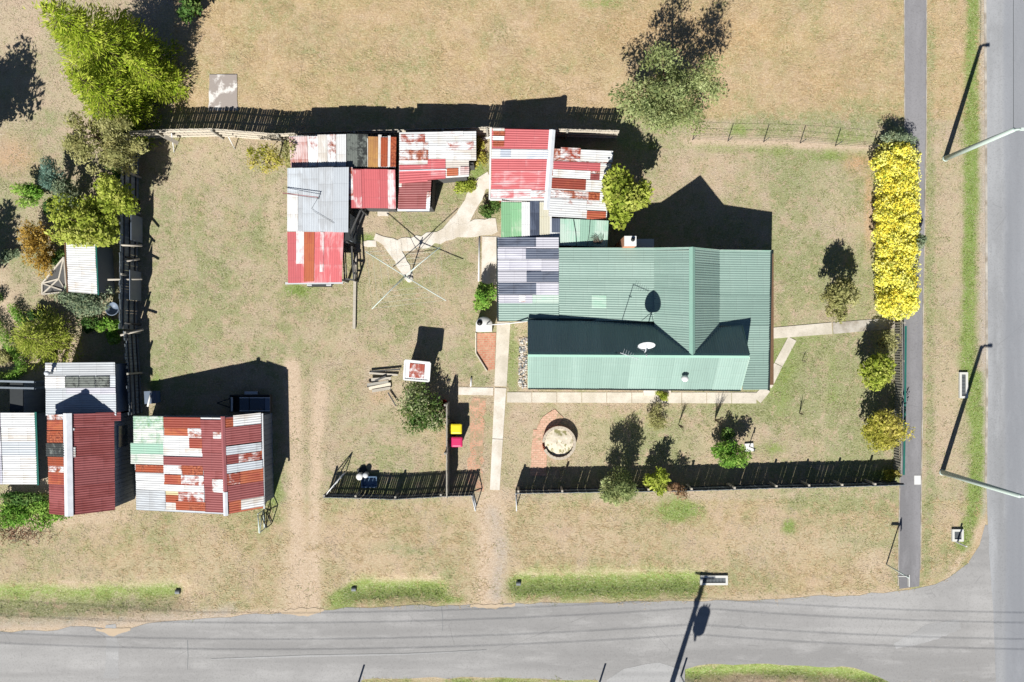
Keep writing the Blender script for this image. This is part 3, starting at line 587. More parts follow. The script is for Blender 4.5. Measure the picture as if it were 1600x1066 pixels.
mb = MB(); slope(mb, [(1122, 391, 2.72), (1204, 392, 2.3), (1203, 509, 2.3), (1122, 509, 2.72)], 'x', 'green_iron')
slope(mb, [(1160, 509, 2.52), (1203, 509, 2.3), (1200, 609, 2.3), (1160, 609, 2.52)], 'x', 'green_iron'); mb.build('verandah_roof', house)
mb = MB(); slope(mb, [(778, 371, 2.1), (873, 371, 2.35), (873, 502, 2.35), (779, 502, 2.1)], 'x', ['lilac_iron', 'green_iron'][:1],
   [(778, 371, 838, 386, 'slate_iron'), (838, 371, 873, 388, 'lilac_iron'), (778, 388, 823, 405, 'lilac_iron'), (822, 389, 873, 405, 'slate_iron'), (778, 406, 846, 423, 'lilac_iron'), (846, 406, 873, 424, 'lilac_iron'),
    (778, 424, 823, 441, 'lilac_iron'), (823, 424, 873, 441, 'slate_iron'), (779, 442, 838, 460, 'slate_iron'), (838, 442, 873, 461, 'lilac_iron'), (779, 461, 832, 474, 'lilac_iron'), (811, 462, 821, 472, 'rust_white_iron'), (831, 461, 873, 474, 'pale_green_iron'),
    (779, 474, 873, 488, 'green_iron'), (779, 488, 873, 502, 'green_iron')]); mb.build('patchwork_roof', house)['label'] = 'low lean-to roof patched with slate, lilac and green sheets'
mb = MB(); ridge(mb, W(825, 554, HR), W(1171, 556, HR), .12, .12, 'green_cap'); ridge(mb, W(1082, 386, HR), W(1082, 555, HR), .15, .14, 'green_cap', .06)
mb.build('ridge_cap', house)
mb = MB()
for a, b in [((825, 607, HE-.06), (1157, 610, HE-.06)), ((825, 499, HE-.05), (1000, 501, HE-.05)), ((1205, 391, 2.26), (1201, 610, 2.26)), ((777, 371, 2.06), (778, 502, 2.06))]: mb = MB(); mb.beam(W(*a), W(*b), .10, .10, 'dark_gutter'); mb.build('gutter', house)
mb = MB()
for a, b in [((825, 554, HR-.06), (825, 605, HE-.06)), ((825, 554, HR-.06), (825, 502, HE-.06)), ((1171, 556, HR-.06), (1157, 608, HE-.06)), ((1171, 556, HR-.06), (1159, 508, HE-.06)), ((873, 388, 2.3), (1022, 388, 2.68)), ((1022, 388, 2.68), (1082, 387, HR-.05)), ((1082, 387, HR-.05), (1124, 391, 2.68)), ((1124, 391, 2.66), (1204, 392, 2.26))]: mb = MB(); mb.beam(W(*a), W(*b), .03, .15, 'pale_green_iron'); mb.build('fascia', house)
mb = MB()
walls(mb, [(826, 501, HE), (826, 554, HR), (826, 606, HE), (1157, 608, HE), (1171, 556, HR), (1158, 507, HE)], 'cream_board', .16)
walls(mb, [(876, 388, 2.36), (1022, 388, 2.7), (1082, 387, HR), (1123, 391, 2.7), (1123, 503, 2.6), (876, 500, 2.36)], 'cream_board', .12)
walls(mb, [(780, 372, 2.1), (872, 372, 2.35), (872, 500, 2.35), (781, 500, 2.1)], 'cream_board', .15); mb.build('wall', house)
for y in (395, 452, 509, 558, 605):
    mb = MB(); p = W(1201, y, 2.2); mb.box((p.x-.06, p.y, 1.1), (.1, .1, 2.2), 'white_paint'); mb.build('verandah_post', house)
mb = MB(); a = W(1126, 392, .3); b = W(1208, 606, .3); mb.box(((a.x+b.x)/2+.2, (a.y+b.y)/2, .12), (b.x-a.x-.3, a.y-b.y-.3, .24), 'brown_timber'); mb.build('verandah_floor', house)
ysw = W(900, 607, 2.4).y+.16
openings(house, [('window', (W(870, 600).x, ysw, 1.45), (1.3, .1, 1.2), 0, 'white_paint', 'glass'), ('window', (W(960, 600).x, ysw, 1.45), (1.3, .1, 1.2), 0, 'white_paint', 'glass'), ('door', (W(1035, 600).x, ysw, 1.05), (.95, .1, 2.05), 0, 'white_paint', 'dark_gutter'), ('window', (W(1105, 600).x, ysw, 1.45), (1.3, .1, 1.2), 0, 'white_paint', 'glass')])
mb = MB(); p = W(1026, 612); mb.box((p.x, p.y, .1), (1.5, .42, .2), 'pale_concrete'); mb.build('door_step', house)
# dish on the ridge
d = MB(); rt = W(1007, 551, HR+.02); dc = rt+Vector((0, .34, .62)); fw = Vector((0, -.92, .39)).normalized(); ux = Vector((1, 0, 0)); uy = fw.cross(ux)
R = .42; vs = [dc-fw*.10]; fs = []
for i in range(1, 5):
    for k in range(28):
        r = R*i/4; a = 2*math.pi*k/28; vs.append(dc+ux*r*math.cos(a)+uy*r*1.06*math.sin(a)+fw*(-.10+.10*(i/4)**2))
fs = [(0, 1+k, 1+(k+1) % 28) for k in range(28)]+[(1+i*28+k, 1+(i+1)*28+k, 1+(i+1)*28+(k+1) % 28, 1+i*28+(k+1) % 28) for i in range(3) for k in range(28)]
d.add(vs, fs, 'pale_trim', smooth=True); back = [v-fw*.012 for v in vs]; d.add(back, [f[::-1] for f in fs], 'steel_dark', smooth=True)
dish = d.build('satellite_dish', house)
m_ = MB(); m_.tube([rt-Vector((0, 0, .2)), rt+Vector((0, .05, .35)), dc-fw*.12], .025, 'pale_trim', 6); m_.tube([rt+Vector((.3, .25, -.3)), rt+Vector((0, .05, .33))], .014, 'pale_trim', 5); m_.tube([rt+Vector((-.3, .25, -.3)), rt+Vector((0, .05, .33))], .014, 'pale_trim', 5); m_.build('mast', dish)
m_ = MB(); m_.tube([dc-uy*R, dc-uy*R*.6+fw*.42], .012, 'steel_dark', 5); m_.tube([dc-uy*R*.6+fw*.36, dc-uy*R*.5+fw*.48], .03, 'pale_trim', 8); m_.build('feed_arm', dish)
# flue with cowl on the front slope, aerial on the ridge
f = MB(); p = W(1068, 591, 3.2); f.lathe((p.x, p.y, 2.6), [(.11, 0), (.11, .85)], 'pale_trim', 16); fl = f.build('flue', house)
f = MB(); f.lathe((p.x, p.y, 3.45), [(.15, 0), (.17, .04), (.17, .16), (.06, .24)], 'white_paint', 16); f.build('cowl', fl)
f = MB(); p = W(963, 551, HR); top = p+Vector((0, 0, 1.75)); f.tube([p-Vector((0, 0, .2)), top], .017, 'steel_dark', 6); ae = f.build('aerial', house)
f = MB(); bd = Vector((.86, -.30, 0)); f.tube([top-bd*.05, top+bd*.95], .014, 'pale_trim', 5)
for q in range(7):
    c = top+bd*(.1+.13*q); sd_ = Vector((.3, .9, 0))*(.26-.02*q); f.tube([c-sd_, c+sd_], .006, 'pale_trim', 4)
f.build('boom', ae); f = MB(); f.tube([top-Vector((0, 0, .6))-bd*.05, top-Vector((0, 0, .6))+bd*.12], .02, 'steel_dark', 5); f.build('bracket', ae)
# chimney and tank on the shaded far side
f = MB(); p = W(984, 377, 3.3); f.box((p.x, p.y-.02, 1.72), (.60, .50, 3.44), 'orange_render'); ch = f.build('chimney', house)
f = MB(); f.box((p.x, p.y-.02, 3.48), (.605, .505, .08), 'white_paint'); f.lathe((p.x+.12, p.y+.05, 3.52), [(.10, 0), (.10, .10)], 'black_plastic', 12); f.build('chimney_top', ch)
wt = thing('water_heater', 'boxy bluish water heater in shade beside the chimney', 'water heater', W(1004, 381)); p = W(1008, 382, 1.9)
f = MB(); f.box((p.x, p.y, .9), (.86, .50, 1.8), 'blue_grey_panel'); f.build('casing', wt); f = MB(); f.box((p.x, p.y, 1.83), (.94, .58, .06), 'pale_trim'); f.build('lid', wt)
# ================================================================== RED WASHHOUSE, mint strip and green lean-to north of the house
wh = thing('washhouse', 'red iron washhouse with white ridge cap and patchy right slope', 'shed', W(860, 275))
mb = MB(); slope(mb, [(769, 201, 1.95), (863, 203, 2.45), (855, 310, 2.45), (767, 311, 1.95)], 'x', 'red_iron', [(769, 201, 787, 206, 'white_iron'), (770, 206, 788, 213, 'rust_iron'), (769, 214, 787, 220, 'white_iron'), (770, 221, 787, 230, 'rust_iron'), (768, 296, 833, 310, 'worn_red_iron'), (832, 298, 857, 309, 'rust_white_iron')])
slope(mb, [(863, 232, 2.45), (954, 236, 1.95), (948, 343, 1.95), (857, 338, 2.45)], 'x', ['white_iron', 'white_rust_iron', 'white_iron'], [(873, 232, 904, 249, 'rust_white_iron'), (904, 234, 955, 252, 'white_iron'), (863, 254, 936, 267, 'red_iron'), (863, 267, 921, 279, 'white_iron'), (921, 271, 938, 282, 'maroon_iron'), (936, 254, 953, 280, 'white_iron'), (862, 280, 915, 297, 'dark_rust_iron'),
   (915, 281, 950, 298, 'white_iron'), (862, 299, 911, 311, 'white_rust_iron'), (920, 300, 938, 312, 'rust_iron'), (861, 312, 918, 330, 'white_rust_iron'), (919, 329, 949, 342, 'dark_rust_iron'), (938, 300, 950, 327, 'white_iron')]); mb.build('roof', wh)
mb = MB(); c = [W(*q) for q in [(769, 201, 1.95), (863, 203, 2.45), (855, 310, 2.45), (767, 311, 1.95)]]
sheet(mb, c, (.0, .98, .29, .43), 'x', 'white_iron', .04); sheet(mb, c, (.15, .33, .30, .42), 'x', 'pale_clear_sheet', .06); sheet(mb, c, (.60, .96, .31, .43), 'x', 'pale_clear_sheet', .06); mb.build('skylight', wh)
mb = MB(); ridge(mb, W(863, 203, 2.45), W(854, 328, 2.45), .16, .08, 'white_cap', .08); mb.build('ridge_cap', wh)
mb = MB(); walls(mb, [(769, 202, 1.95), (863, 204, 2.45), (863, 233, 2.45), (954, 237, 1.95), (948, 342, 1.95), (856, 336, 2.45), (856, 310, 2.45), (768, 310, 1.95)], 'brick_red', .1); mb.build('wall', wh)
mb = MB(); mb.beam(W(767, 200, 1.92), W(765, 312, 1.92), .09, .08, 'white_paint'); mb.beam(W(766, 312, 1.95), W(855, 312, 2.4), .10, .1, 'white_paint'); mb.build('gutter', wh)
mt = thing('lean_to', 'small lean-to roofed in mint green, clear and cream sheets', 'lean-to', W(820, 345))
mb = MB(); slope(mb, [(783, 314, 2.2), (862, 316, 2.2), (862, 371, 2.12), (783, 371, 2.12)], 'y', 'white_iron', [(783, 317, 799, 371, 'mint_iron'), (798, 317, 815, 371, 'mint_iron'), (815, 316, 828, 371, 'white_iron'), (828, 314, 843, 371, 'slate_iron'), (843, 316, 859, 371, 'cream_iron')]); mb.build('roof', mt)
mb = MB(); walls(mb, [(784, 315, 2.2), (861, 317, 2.2), (861, 370, 2.12), (784, 370, 2.12)], 'grey_timber', .12); mb.build('wall', mt)
gl = thing('lean_to', 'pale green lean-to roof with two dark seams and dead vine', 'lean-to', W(912, 364))
mb = MB(); slope(mb, [(862, 341, 2.15), (951, 345, 2.15), (949, 386, 2.08), (862, 383, 2.08)], 'y', 'pale_green_iron', [(862, 343, 875, 365, 'slate_iron'), (862, 365, 875, 372, 'white_iron')]); mb.build('roof', gl)
mb = MB(); walls(mb, [(863, 342, 2.15), (950, 346, 2.15), (948, 385, 2.08), (863, 382, 2.08)], 'grey_timber', .1); mb.build('wall', gl)
for a, b in (((896, 343, 2.21), (901, 385, 2.14)), ((922, 344, 2.21), (917, 386, 2.14))):
    mb = MB(); mb.tube([W(*a), W((a[0]+b[0])/2+1, (a[1]+b[1])/2, 2.18), W(*b)], .014, 'steel_dark', 5); mb.build('seam_cable', gl)
mb = MB(); c = W(933, 378, 2.16)
for i in range(26):
    a = random.uniform(.2, 2.9); L = random.uniform(.15, .5); mb.tube([c+Vector((random.uniform(-.2, .2), -.1, 0)), c+Vector((math.cos(a)*L*.7, math.sin(a)*L*.5, .07)), c+Vector((math.cos(a+.4)*L, math.sin(a+.4)*L, .03))], .007, 'twig', 4)
tag(mb.build('dead_vine'), 'bare dead vine lying on the green lean-to roof', 'vine')
# ================================================================== CLUSTER OF SHEDS AROUND THE DRYING YARD
sa = thing('shed', 'long shed against back fence roofed in pink, clear and rusty sheets', 'shed', W(535, 238))
mb = MB(); slope(mb, [(452, 213, 2.05), (541, 211, 2.05), (541, 261, 1.95), (455, 262, 1.95)], 'y', 'white_iron', [(453, 213, 481, 262, 'pink_iron'), (483, 213, 497, 260, 'rust_white_iron'), (497, 211, 511, 261, 'white_iron'), (512, 211, 525, 260, 'white_rust_iron'), (526, 211, 541, 261, 'white_iron')])
mb.build('roof', sa); mb = MB()
slope(mb, [(574, 213, 2.0), (619, 214, 2.0), (618, 262, 1.95), (574, 262, 1.95)], 'y', 'white_iron', [(575, 214, 584, 262, 'tan_iron'), (583, 214, 592, 262, 'tan_iron'), (591, 211, 596, 261, 'white_iron'), (595, 215, 606, 261, 'rust_iron'), (606, 212, 610, 260, 'white_iron'), (610, 214, 619, 261, 'rust_iron')]); mb.build('roof', sa)
mb = MB(); slope(mb, [(542, 209, 2.0), (575, 210, 2.0), (575, 262, 1.93), (542, 261, 1.93)], 'y', 'clear_sheet'); mb.build('skylight', sa)
mb = MB(); walls(mb, [(456, 214, 2.05), (617, 214, 2.0), (616, 261, 1.93), (460, 261, 1.93)], 'dark_timber', .12); mb.build('wall', sa)
sb = thing('garage', 'garage with broad pale grey iron roof left of the clothes line', 'garage', W(500, 312))
mb = MB(); slope(mb, [(449, 263, 2.35), (545, 261, 2.35), (544, 363, 2.2), (449, 362, 2.2)], 'y', 'grey_iron', [(449, 302, 466, 361, 'white_iron')], 24); mb.build('roof', sb)
mb = MB(); walls(mb, [(450, 264, 2.35), (544, 262, 2.35), (543, 362, 2.2), (450, 361, 2.2)], 'dark_timber', .12); mb.build('wall', sb)
mb = MB(); p = W(498, 310, 2.35); mb.tube([p-Vector((0, 0, .3)), p+Vector((-.02, 0, .3))], .02, 'steel_dark', 6); ae2 = mb.build('aerial_mast', sb)
mb = MB(); t = p+Vector((-.02, 0, .3)); mb.tube([t+Vector((.05, 0, 0)), t+Vector((-1.75, .22, .02))], .018, 'maroon_cap', 5); mb.build('boom', ae2); mb = MB(); mb.tube([t+Vector((.05, -.04, -.1)), t+Vector((-1.75, .20, .0))], .012, 'steel_dark', 5); mb.build('boom', ae2)
mb = MB(); mb.tube([W(497, 309, 2.36), W(487, 326, 2.31), W(490, 330, 2.31), W(522, 349, 2.27)], .008, 'steel_dark', 4); mb.build('thin_dark_line', sb)  # thin dark bent line lying across the grey roof
sc = thing('shed', 'shed with square coral red roof between garage and rusty shed', 'shed', W(582, 295))
mb = MB(); slope(mb, [(545, 264, 2.1), (617, 265, 2.1), (618, 326, 1.95), (547, 325, 1.95)], 'y', 'red_iron', [(544, 262, 552, 313, 'rust_white_iron'), (552, 266, 565, 325, 'worn_red_iron'), (606, 265, 618, 326, 'worn_red_iron')]); mb.build('roof', sc)
mb = MB(); walls(mb, [(547, 265, 2.1), (616, 266, 2.1), (616, 325, 1.95), (549, 324, 1.95)], 'dark_timber', .1); mb.build('wall', sc)
sd = thing('carport', 'carport with faded red roof at the near end of the garage', 'carport', W(492, 402))
mb = MB(); slope(mb, [(449, 362, 2.12), (537, 361, 2.12), (534, 441, 1.9), (450, 442, 1.9)], 'y', 'red_iron', [(463, 361, 475, 412, 'worn_red_iron'), (475, 360, 491, 440, 'dark_rust_iron'), (500, 363, 506, 425, 'worn_red_iron')]); mb.build('roof', sd)
mb = MB(); a_, b_ = W(452, 364, 2.0), W(453, 440, 1.8); mb.beam((a_.x, a_.y, 1.0), (b_.x, b_.y, .9), .05, 1.95, 'dark_timber'); mb.build('wall', sd)
for q_ in ((455, 438, 1.83), (532, 437, 1.83)): mb = MB(); p = W(*q_); mb.box((p.x, p.y, .9), (.1, .1, 1.8), 'grey_timber'); mb.build('post', sd)
mb = MB(); mb.beam(W(446, 443, 1.84), W(536, 442, 1.84), .1, .09, 'pale_trim'); mb.build('gutter', sd)
se = thing('shed', 'shed with stepped white and red rusty roof by the weeds', 'shed', W(680, 250))
mb = MB(); slope(mb, [(624, 207, 2.1), (744, 205, 1.9), (744, 251, 1.9), (624, 251, 2.1)], 'x', 'white_iron', [(626, 209, 664, 222, 'rust_white_iron'), (624, 222, 669, 234, 'white_rust_iron'), (624, 235, 669, 251, 'white_rust_iron'), (692, 206, 724, 214, 'rust_white_iron'), (697, 222, 740, 235, 'rust_white_iron')])
slope(mb, [(624, 251, 2.1), (733, 251, 1.92), (733, 276, 1.92), (624, 283, 2.1)], 'x', 'white_iron', [(624, 257, 668, 283, 'red_iron'), (668, 249, 696, 281, 'red_iron'), (698, 264, 716, 277, 'dark_rust_iron'), (719, 262, 733, 276, 'pink_iron')])
slope(mb, [(624, 279, 2.02), (674, 278, 1.98), (671, 327, 1.86), (622, 327, 1.9)], 'x', 'maroon_iron', [(623, 279, 627, 292, 'white_iron'), (667, 300, 673, 327, 'white_rust_iron')]); mb.build('roof', se)
mb = MB(); mb.beam(W(621, 328, 1.85), W(671, 328, 1.82), .14, .05, 'white_cap'); mb.build('flashing', se); mb = MB(); mb.beam(W(624, 267, 2.15), W(697, 265, 2.04), .05, .02, 'white_cap'); mb.build('flashing', se)
mb = MB(); walls(mb, [(625, 208, 2.1), (743, 206, 1.9), (743, 250, 1.9), (732, 251, 1.9), (731, 275, 1.9), (673, 280, 1.95), (670, 326, 1.84), (624, 326, 1.88)], 'dark_timber', .12); mb.build('wall', se)
# ================================================================== SHEDS AT THE LEFT
gs = thing('shed', 'grey corrugated shed with a row of clear skylight panes', 'shed', W(130, 605))
GC = [(71, 567, 2.2), (180, 566, 2.3), (181, 650, 2.3), (71, 650, 2.2)]
mb = MB(); slope(mb, GC, 'x', 'grey_iron', [(71, 569, 88, 580, 'white_iron'), (71, 588, 102, 606, 'white_iron'), (104, 606, 181, 616, 'lilac_iron')]); mb.build('roof', gs)
mb = MB(); c = [W(*q) for q in GC]
for a, b in ((.29, .48), (.49, .71), (.72, .92)): sheet(mb, c, (a, b, .26, .47), 'x', 'clear_sheet', .045)
mb.build('skylight', gs)
mb = MB(); walls(mb, [(73, 568, 2.2), (179, 567, 2.3), (180, 648, 2.3), (73, 648, 2.2)], 'blue_grey_panel', .08); mb.build('wall', gs)
mb = MB(); p = W(76, 583, 2.5); mb.lathe((p.x, p.y, 2.1), [(.07, 0), (.07, .5), (.12, .5), (.12, .62)], 'pale_trim', 10); mb.build('vent_pipe', gs)
rs = thing('shed', 'tall gabled shed with maroon right slope and wide white ridge', 'shed', W(140, 725))
mb = MB(); slope(mb, [(75, 648, 2.7), (104, 647, 3.4), (107, 806, 3.4), (77, 803, 2.7)], 'x', 'maroon_iron', [(75, 648, 100, 656, 'white_rust_iron'), (75, 657, 100, 672, 'dark_rust_iron'), (75, 673, 100, 692, 'rust_iron'), (76, 714, 101, 728, 'rust_iron'), (76, 727, 101, 738, 'white_rust_iron'), (76, 738, 102, 757, 'dark_rust_iron')])
slope(mb, [(104, 647, 3.4), (178, 645, 2.3), (180, 797, 2.3), (107, 806, 3.4)], 'x', 'maroon_iron', [(150, 645, 190, 659, 'maroon_iron'), (111, 668, 117, 672, 'white_iron'), (111, 697, 118, 713, 'white_iron')]); mb.build('roof', rs)
mb = MB(); c = [W(*q) for q in [(75, 648, 2.7), (104, 647, 3.4), (107, 806, 3.4), (77, 803, 2.7)]]; sheet(mb, c, (-.08, .9, .29, .42), 'x', 'clear_sheet', .05); mb.build('skylight', rs)
mb = MB(); ridge(mb, W(104.5, 646, 3.4), W(107, 807, 3.4), .22, .12, 'white_cap', .07); mb.build('ridge_cap', rs)
q = [(76, 649, 2.7), (104, 648, 3.4), (177, 646, 2.3), (179, 796, 2.3), (107, 805, 3.4), (78, 802, 2.7)]
mb = MB(); qq = walls(mb, q, 'dark_timber', .08); vboards(mb, (qq[2][0]+.03, qq[2][1], 0), (qq[3][0]+.03, qq[3][1], 0), 2.2, 2.2, 'black_timber', .22); mb.build('wall', rs)
a = Vector(qq[2]); b = Vector(qq[3]); pm = a.lerp(b, .25)
openings(rs, [('window', (pm.x+.06, pm.y, 1.35), (1.25, .08, 1.1), math.pi/2, 'blue_grey_panel', 'glass')])
ws = thing('shed', 'white roofed shed with teal gutter at the left edge', 'shed', W(20, 700))
mb = MB(); slope(mb, [(1, 645, 2.5), (54, 645, 2.25), (58, 757, 2.25), (5, 757, 2.5)], 'x', ['white_iron', 'white_iron', 'grey_iron']); slope(mb, [(-70, 645, 2.2), (0, 645, 2.5), (4, 757, 2.5), (-66, 757, 2.2)], 'x', 'lilac_iron'); mb.build('roof', ws)
mb = MB(); mb.beam(W(56, 644, 2.2), W(60, 758, 2.2), .12, .1, 'teal_gutter'); mb.build('gutter', ws)
mb = MB(); qq = walls(mb, [(-69, 646, 2.2), (0, 646, 2.5), (53, 646, 2.25), (57, 756, 2.25), (4, 756, 2.5), (-65, 756, 2.2)], 'black_timber', .12); mb.build('wall', ws)
ps = thing('barn', 'gabled barn with patchwork roof of rusty, white, green and maroon sheets', 'barn', W(310, 722))
mb = MB(); slope(mb, [(210, 651, 1.75), (348, 653, 2.85), (352, 804, 2.85), (213, 797, 1.75)], 'x', ['white_iron', 'grey_iron'],
  [(210, 651, 258, 672, 'patchy_green_iron'), (210, 672, 258, 694, 'patchy_green_iron'), (205, 694, 257, 712, 'pale_green_iron'), (205, 711, 257, 727, 'patchy_green_iron'), (212, 728, 258, 740, 'rust_iron'), (212, 741, 258, 754, 'white_iron'), (213, 754, 258, 768, 'white_iron'), (213, 768, 259, 797, 'grey_iron'),
   (258, 652, 316, 669, 'dark_rust_iron'), (259, 669, 298, 681, 'dark_rust_iron'), (296, 669, 317, 684, 'white_rust_iron'), (298, 684, 318, 700, 'dark_rust_iron'), (257, 681, 299, 712, 'white_iron'), (291, 700, 319, 712, 'white_iron'), (257, 714, 319, 727, 'maroon_iron'), (257, 727, 286, 741, 'white_rust_iron'), (286, 726, 318, 742, 'rust_iron'),
   (257, 742, 284, 758, 'dark_rust_iron'), (283, 742, 319, 758, 'rust_white_iron'), (258, 758, 319, 768, 'white_iron'), (258, 767, 282, 775, 'cream_iron'), (258, 774, 281, 786, 'rust_iron'), (279, 768, 319, 784, 'rust_white_iron'), (275, 783, 321, 797, 'rust_iron'), (258, 786, 276, 798, 'white_iron'),
   (316, 655, 349, 682, 'maroon_iron'), (317, 681, 350, 708, 'maroon_iron'), (318, 707, 351, 734, 'maroon_iron'), (319, 733, 351, 762, 'maroon_iron'), (320, 760, 352, 798, 'maroon_iron'), (335, 674, 349, 684, 'white_rust_iron'), (332, 747, 350, 767, 'white_rust_iron'), (321, 781, 339, 796, 'worn_red_iron')])
slope(mb, [(349, 653, 2.85), (408, 647, 2.2), (411, 794, 2.2), (353, 804, 2.85)], 'x', ['maroon_iron', 'dark_rust_iron'], [(350, 652, 370, 666, 'rust_iron'), (366, 648, 409, 665, 'white_iron'), (351, 666, 409, 693, 'maroon_iron'), (352, 695, 409, 708, 'grey_iron'), (353, 708, 375, 726, 'maroon_iron'), (373, 709, 406, 722, 'rust_white_iron'), (353, 723, 410, 736, 'grey_iron'),
  (353, 737, 374, 755, 'rust_white_iron'), (373, 735, 411, 756, 'dark_rust_iron'), (354, 756, 411, 780, 'maroon_iron'), (375, 780, 411, 796, 'white_iron')]); mb.build('roof', ps)
mb = MB(); ridge(mb, W(348, 651, 2.86), W(352, 768, 2.86), .11, .07, 'maroon_cap', .08); mb.build('ridge_cap', ps)
mb = MB(); ridge(mb, W(352, 769, 2.86), W(353, 806, 2.86), .12, .07, 'white_cap', .085); mb.build('ridge_cap', ps)['label'] = 'short white replacement length of ridge cap'
mb = MB(); qq = walls(mb, [(211, 652, 1.75), (348, 655, 2.85), (407, 648, 2.2), (410, 793, 2.2), (353, 803, 2.85), (214, 796, 1.75)], 'dark_timber', .10)
vboards(mb, (qq[0][0], qq[0][1]+.03, 0), (qq[1][0], qq[1][1]+.03, 0), 1.65, 2.7, 'black_timber', .24); vboards(mb, (qq[1][0], qq[1][1]+.03, 0), (qq[2][0], qq[2][1]+.03, 0), 2.7, 2.1, 'black_timber', .24); vboards(mb, (qq[2][0]+.03, qq[2][1], 0), (qq[3][0]+.03, qq[3][1], 0), 2.1, 2.1, 'black_timber', .26); mb.build('wall', ps)
mb = MB(); mb.beam(W(410, 646, 2.14), W(413, 795, 2.14), .08, .08, 'pale_trim'); mb.build('gutter', ps)
gh = thing('shed', 'small white roofed garden shed under the yellow green tree', 'shed', W(140, 420))
mb = MB(); slope(mb, [(103, 378, 1.95), (148, 378, 2.1), (152, 460, 2.1), (107, 456, 1.95)], 'x', 'white_iron'); mb.build('roof', gh)
mb = MB(); walls(mb, [(104, 379, 1.95), (147, 379, 2.1), (151, 459, 2.1), (108, 455, 1.95)], 'blue_grey_panel', .08); mb.build('wall', gh)
mb = MB(); mb.beam(W(102, 378, 1.93), W(106, 457, 1.93), .06, .1, 'brown_timber'); mb.build('fascia', gh); mb = MB(); mb.beam(W(150, 378, 2.06), W(154, 461, 2.06), .07, .07, 'teal_gutter'); mb.build('fascia', gh)
oh = thing('outhouse', 'tiny outhouse with white roof flaking to rust behind dark bush', 'outhouse', W(655, 578))
OC = [(633, 563, 1.72), (672, 567, 1.72), (670, 596, 1.60), (631, 593, 1.60)]
mb = MB(); slope(mb, OC, 'y', 'white_iron', (), 60); c = [W(*q_) for q_ in OC]; sheet(mb, c, (.2, .8, .12, .86), 'y', 'rust_white_iron', .03, .2)
for a, b in zip(c, c[1:]+c[:1]): mb.beam(a, b, .09, .09, 'white_paint')
mb.build('roof', oh)
mb = MB(); walls(mb, OC, 'white_paint', .08); mb.build('wall', oh)
p = W(651, 594, 1.6); openings(oh, [('door', (p.x, p.y+.10, .8), (.7, .06, 1.5), 0, 'white_paint', 'cream_board')])

car = thing('parked_car', 'dark parked car with its nose peeping out of the red roofed carport', 'car', W(503, 392)); cx_, cy_ = W(503, 392).x, W(503, 447.5).y+2.05
def hull(mb, prof, mat):
    vs = []; fs = []; m_ = len(prof)
    for y, w, z0, z1 in prof: vs += [(cx_-w, cy_+y, z0), (cx_+w, cy_+y, z0), (cx_+w, cy_+y, z1*.8), (cx_+w*.86, cy_+y, z1), (cx_-w*.86, cy_+y, z1), (cx_-w, cy_+y, z1*.8)]
    for i in range(m_-1): fs += [(i*6+k, i*6+(k+1) % 6, (i+1)*6+(k+1) % 6, (i+1)*6+k) for k in range(6)]
    fs += [(5, 4, 3, 2, 1, 0), tuple((m_-1)*6+k for k in range(6))]; mb.add(vs, fs, mat)
mb = MB(); hull(mb, [(-2.05, .62, .32, .62), (-1.9, .78, .24, .76), (-1.0, .84, .22, .88), (1.2, .84, .22, .92), (1.95, .78, .26, .86), (2.05, .66, .32, .7)], 'steel_dark'); mb.build('body', car)
mb = MB(); hull(mb, [(-.95, .70, .86, .9), (-.25, .62, .86, 1.38), (.85, .62, .86, 1.40), (1.6, .70, .86, .92)], 'glass'); mb.build('cabin', car)
for sx in (-1, 1):
    for sy in (-1.3, 1.25): mb = MB(); mb.tube([(cx_+sx*.66, cy_+sy, .31), (cx_+sx*.86, cy_+sy, .31)], .31, 'black_plastic', 18); wl_ = mb.build('wheel', car); mb = MB(); mb.tube([(cx_+sx*.85, cy_+sy, .31), (cx_+sx*.875, cy_+sy, .31)], .18, 'pale_trim', 14); mb.build('rim', wl_)
    mb = MB(); mb.box((cx_+sx*.52, cy_-2.0, .60), (.26, .14, .14), 'pale_trim'); mb.build('headlight', car)
mb = MB(); mb.box((cx_, cy_-2.06, .42), (1.3, .1, .16), 'steel_dark'); mb.build('bumper', car)
# ------------------------------------------------------------------ fences
def along(pts, step):
    out = []; 
    for a, b in zip(pts, pts[1:]):
        a, b = Vector(a), Vector(b); L = (b-a).length; n = max(1, round(L/step))
        out += [(a.lerp(b, (i+.5)/n), (b-a).normalized(), L/n) for i in range(n)]
    return out
def fence(label, px, h, pmat, pw=.10, gap=.02, posts=2.4, side=1, rails=2, missing=0., jit=.05, cat='fence', z=0., name='paling_fence', postmat='grey_timber', rmat='grey_timber', lean=0.):
    pts = [W(*p) for p in px]; root = thing(name, label, cat, pts[len(pts)//2])
    mb = MB()
    for c, d, w in along(pts, pw+gap):
        if random.random() < missing: continue
        hh = h+random.uniform(-jit, jit*.4); rz = math.atan2(d.y, d.x)+random.uniform(-.03, .03)
        mb.box((c.x+random.uniform(-.008, .008), c.y+random.uniform(-.008, .008), hh/2+z), (min(pw, w-gap), .022, hh), pmat, rz)
    mb.build('palings', root)
    for r in range(rails):
        zz = h*(.2+.62*r/max(1, rails-1)); mb = MB()
        for a, b in zip(pts, pts[1:]):
            n_ = Vector((-(b-a).y, (b-a).x, 0)).normalized()*.05*side; mb.beam(a+n_+Vector((0, 0, zz)), b+n_+Vector((0, 0, zz)), .045, .08, rmat)
        mb.build('rail', root)
    L = 0
    for c, d, w in along(pts, posts):
        n_ = Vector((-d.y, d.x, 0))*.115*side; mb = MB(); p = c-d*(w*.46)+n_; hp = h+.06+random.uniform(-.1, .08); mb.box((p.x, p.y, hp/2), (.10, .10, hp), postmat, math.atan2(d.y, d.x)); mb.build('post', root)
    return root
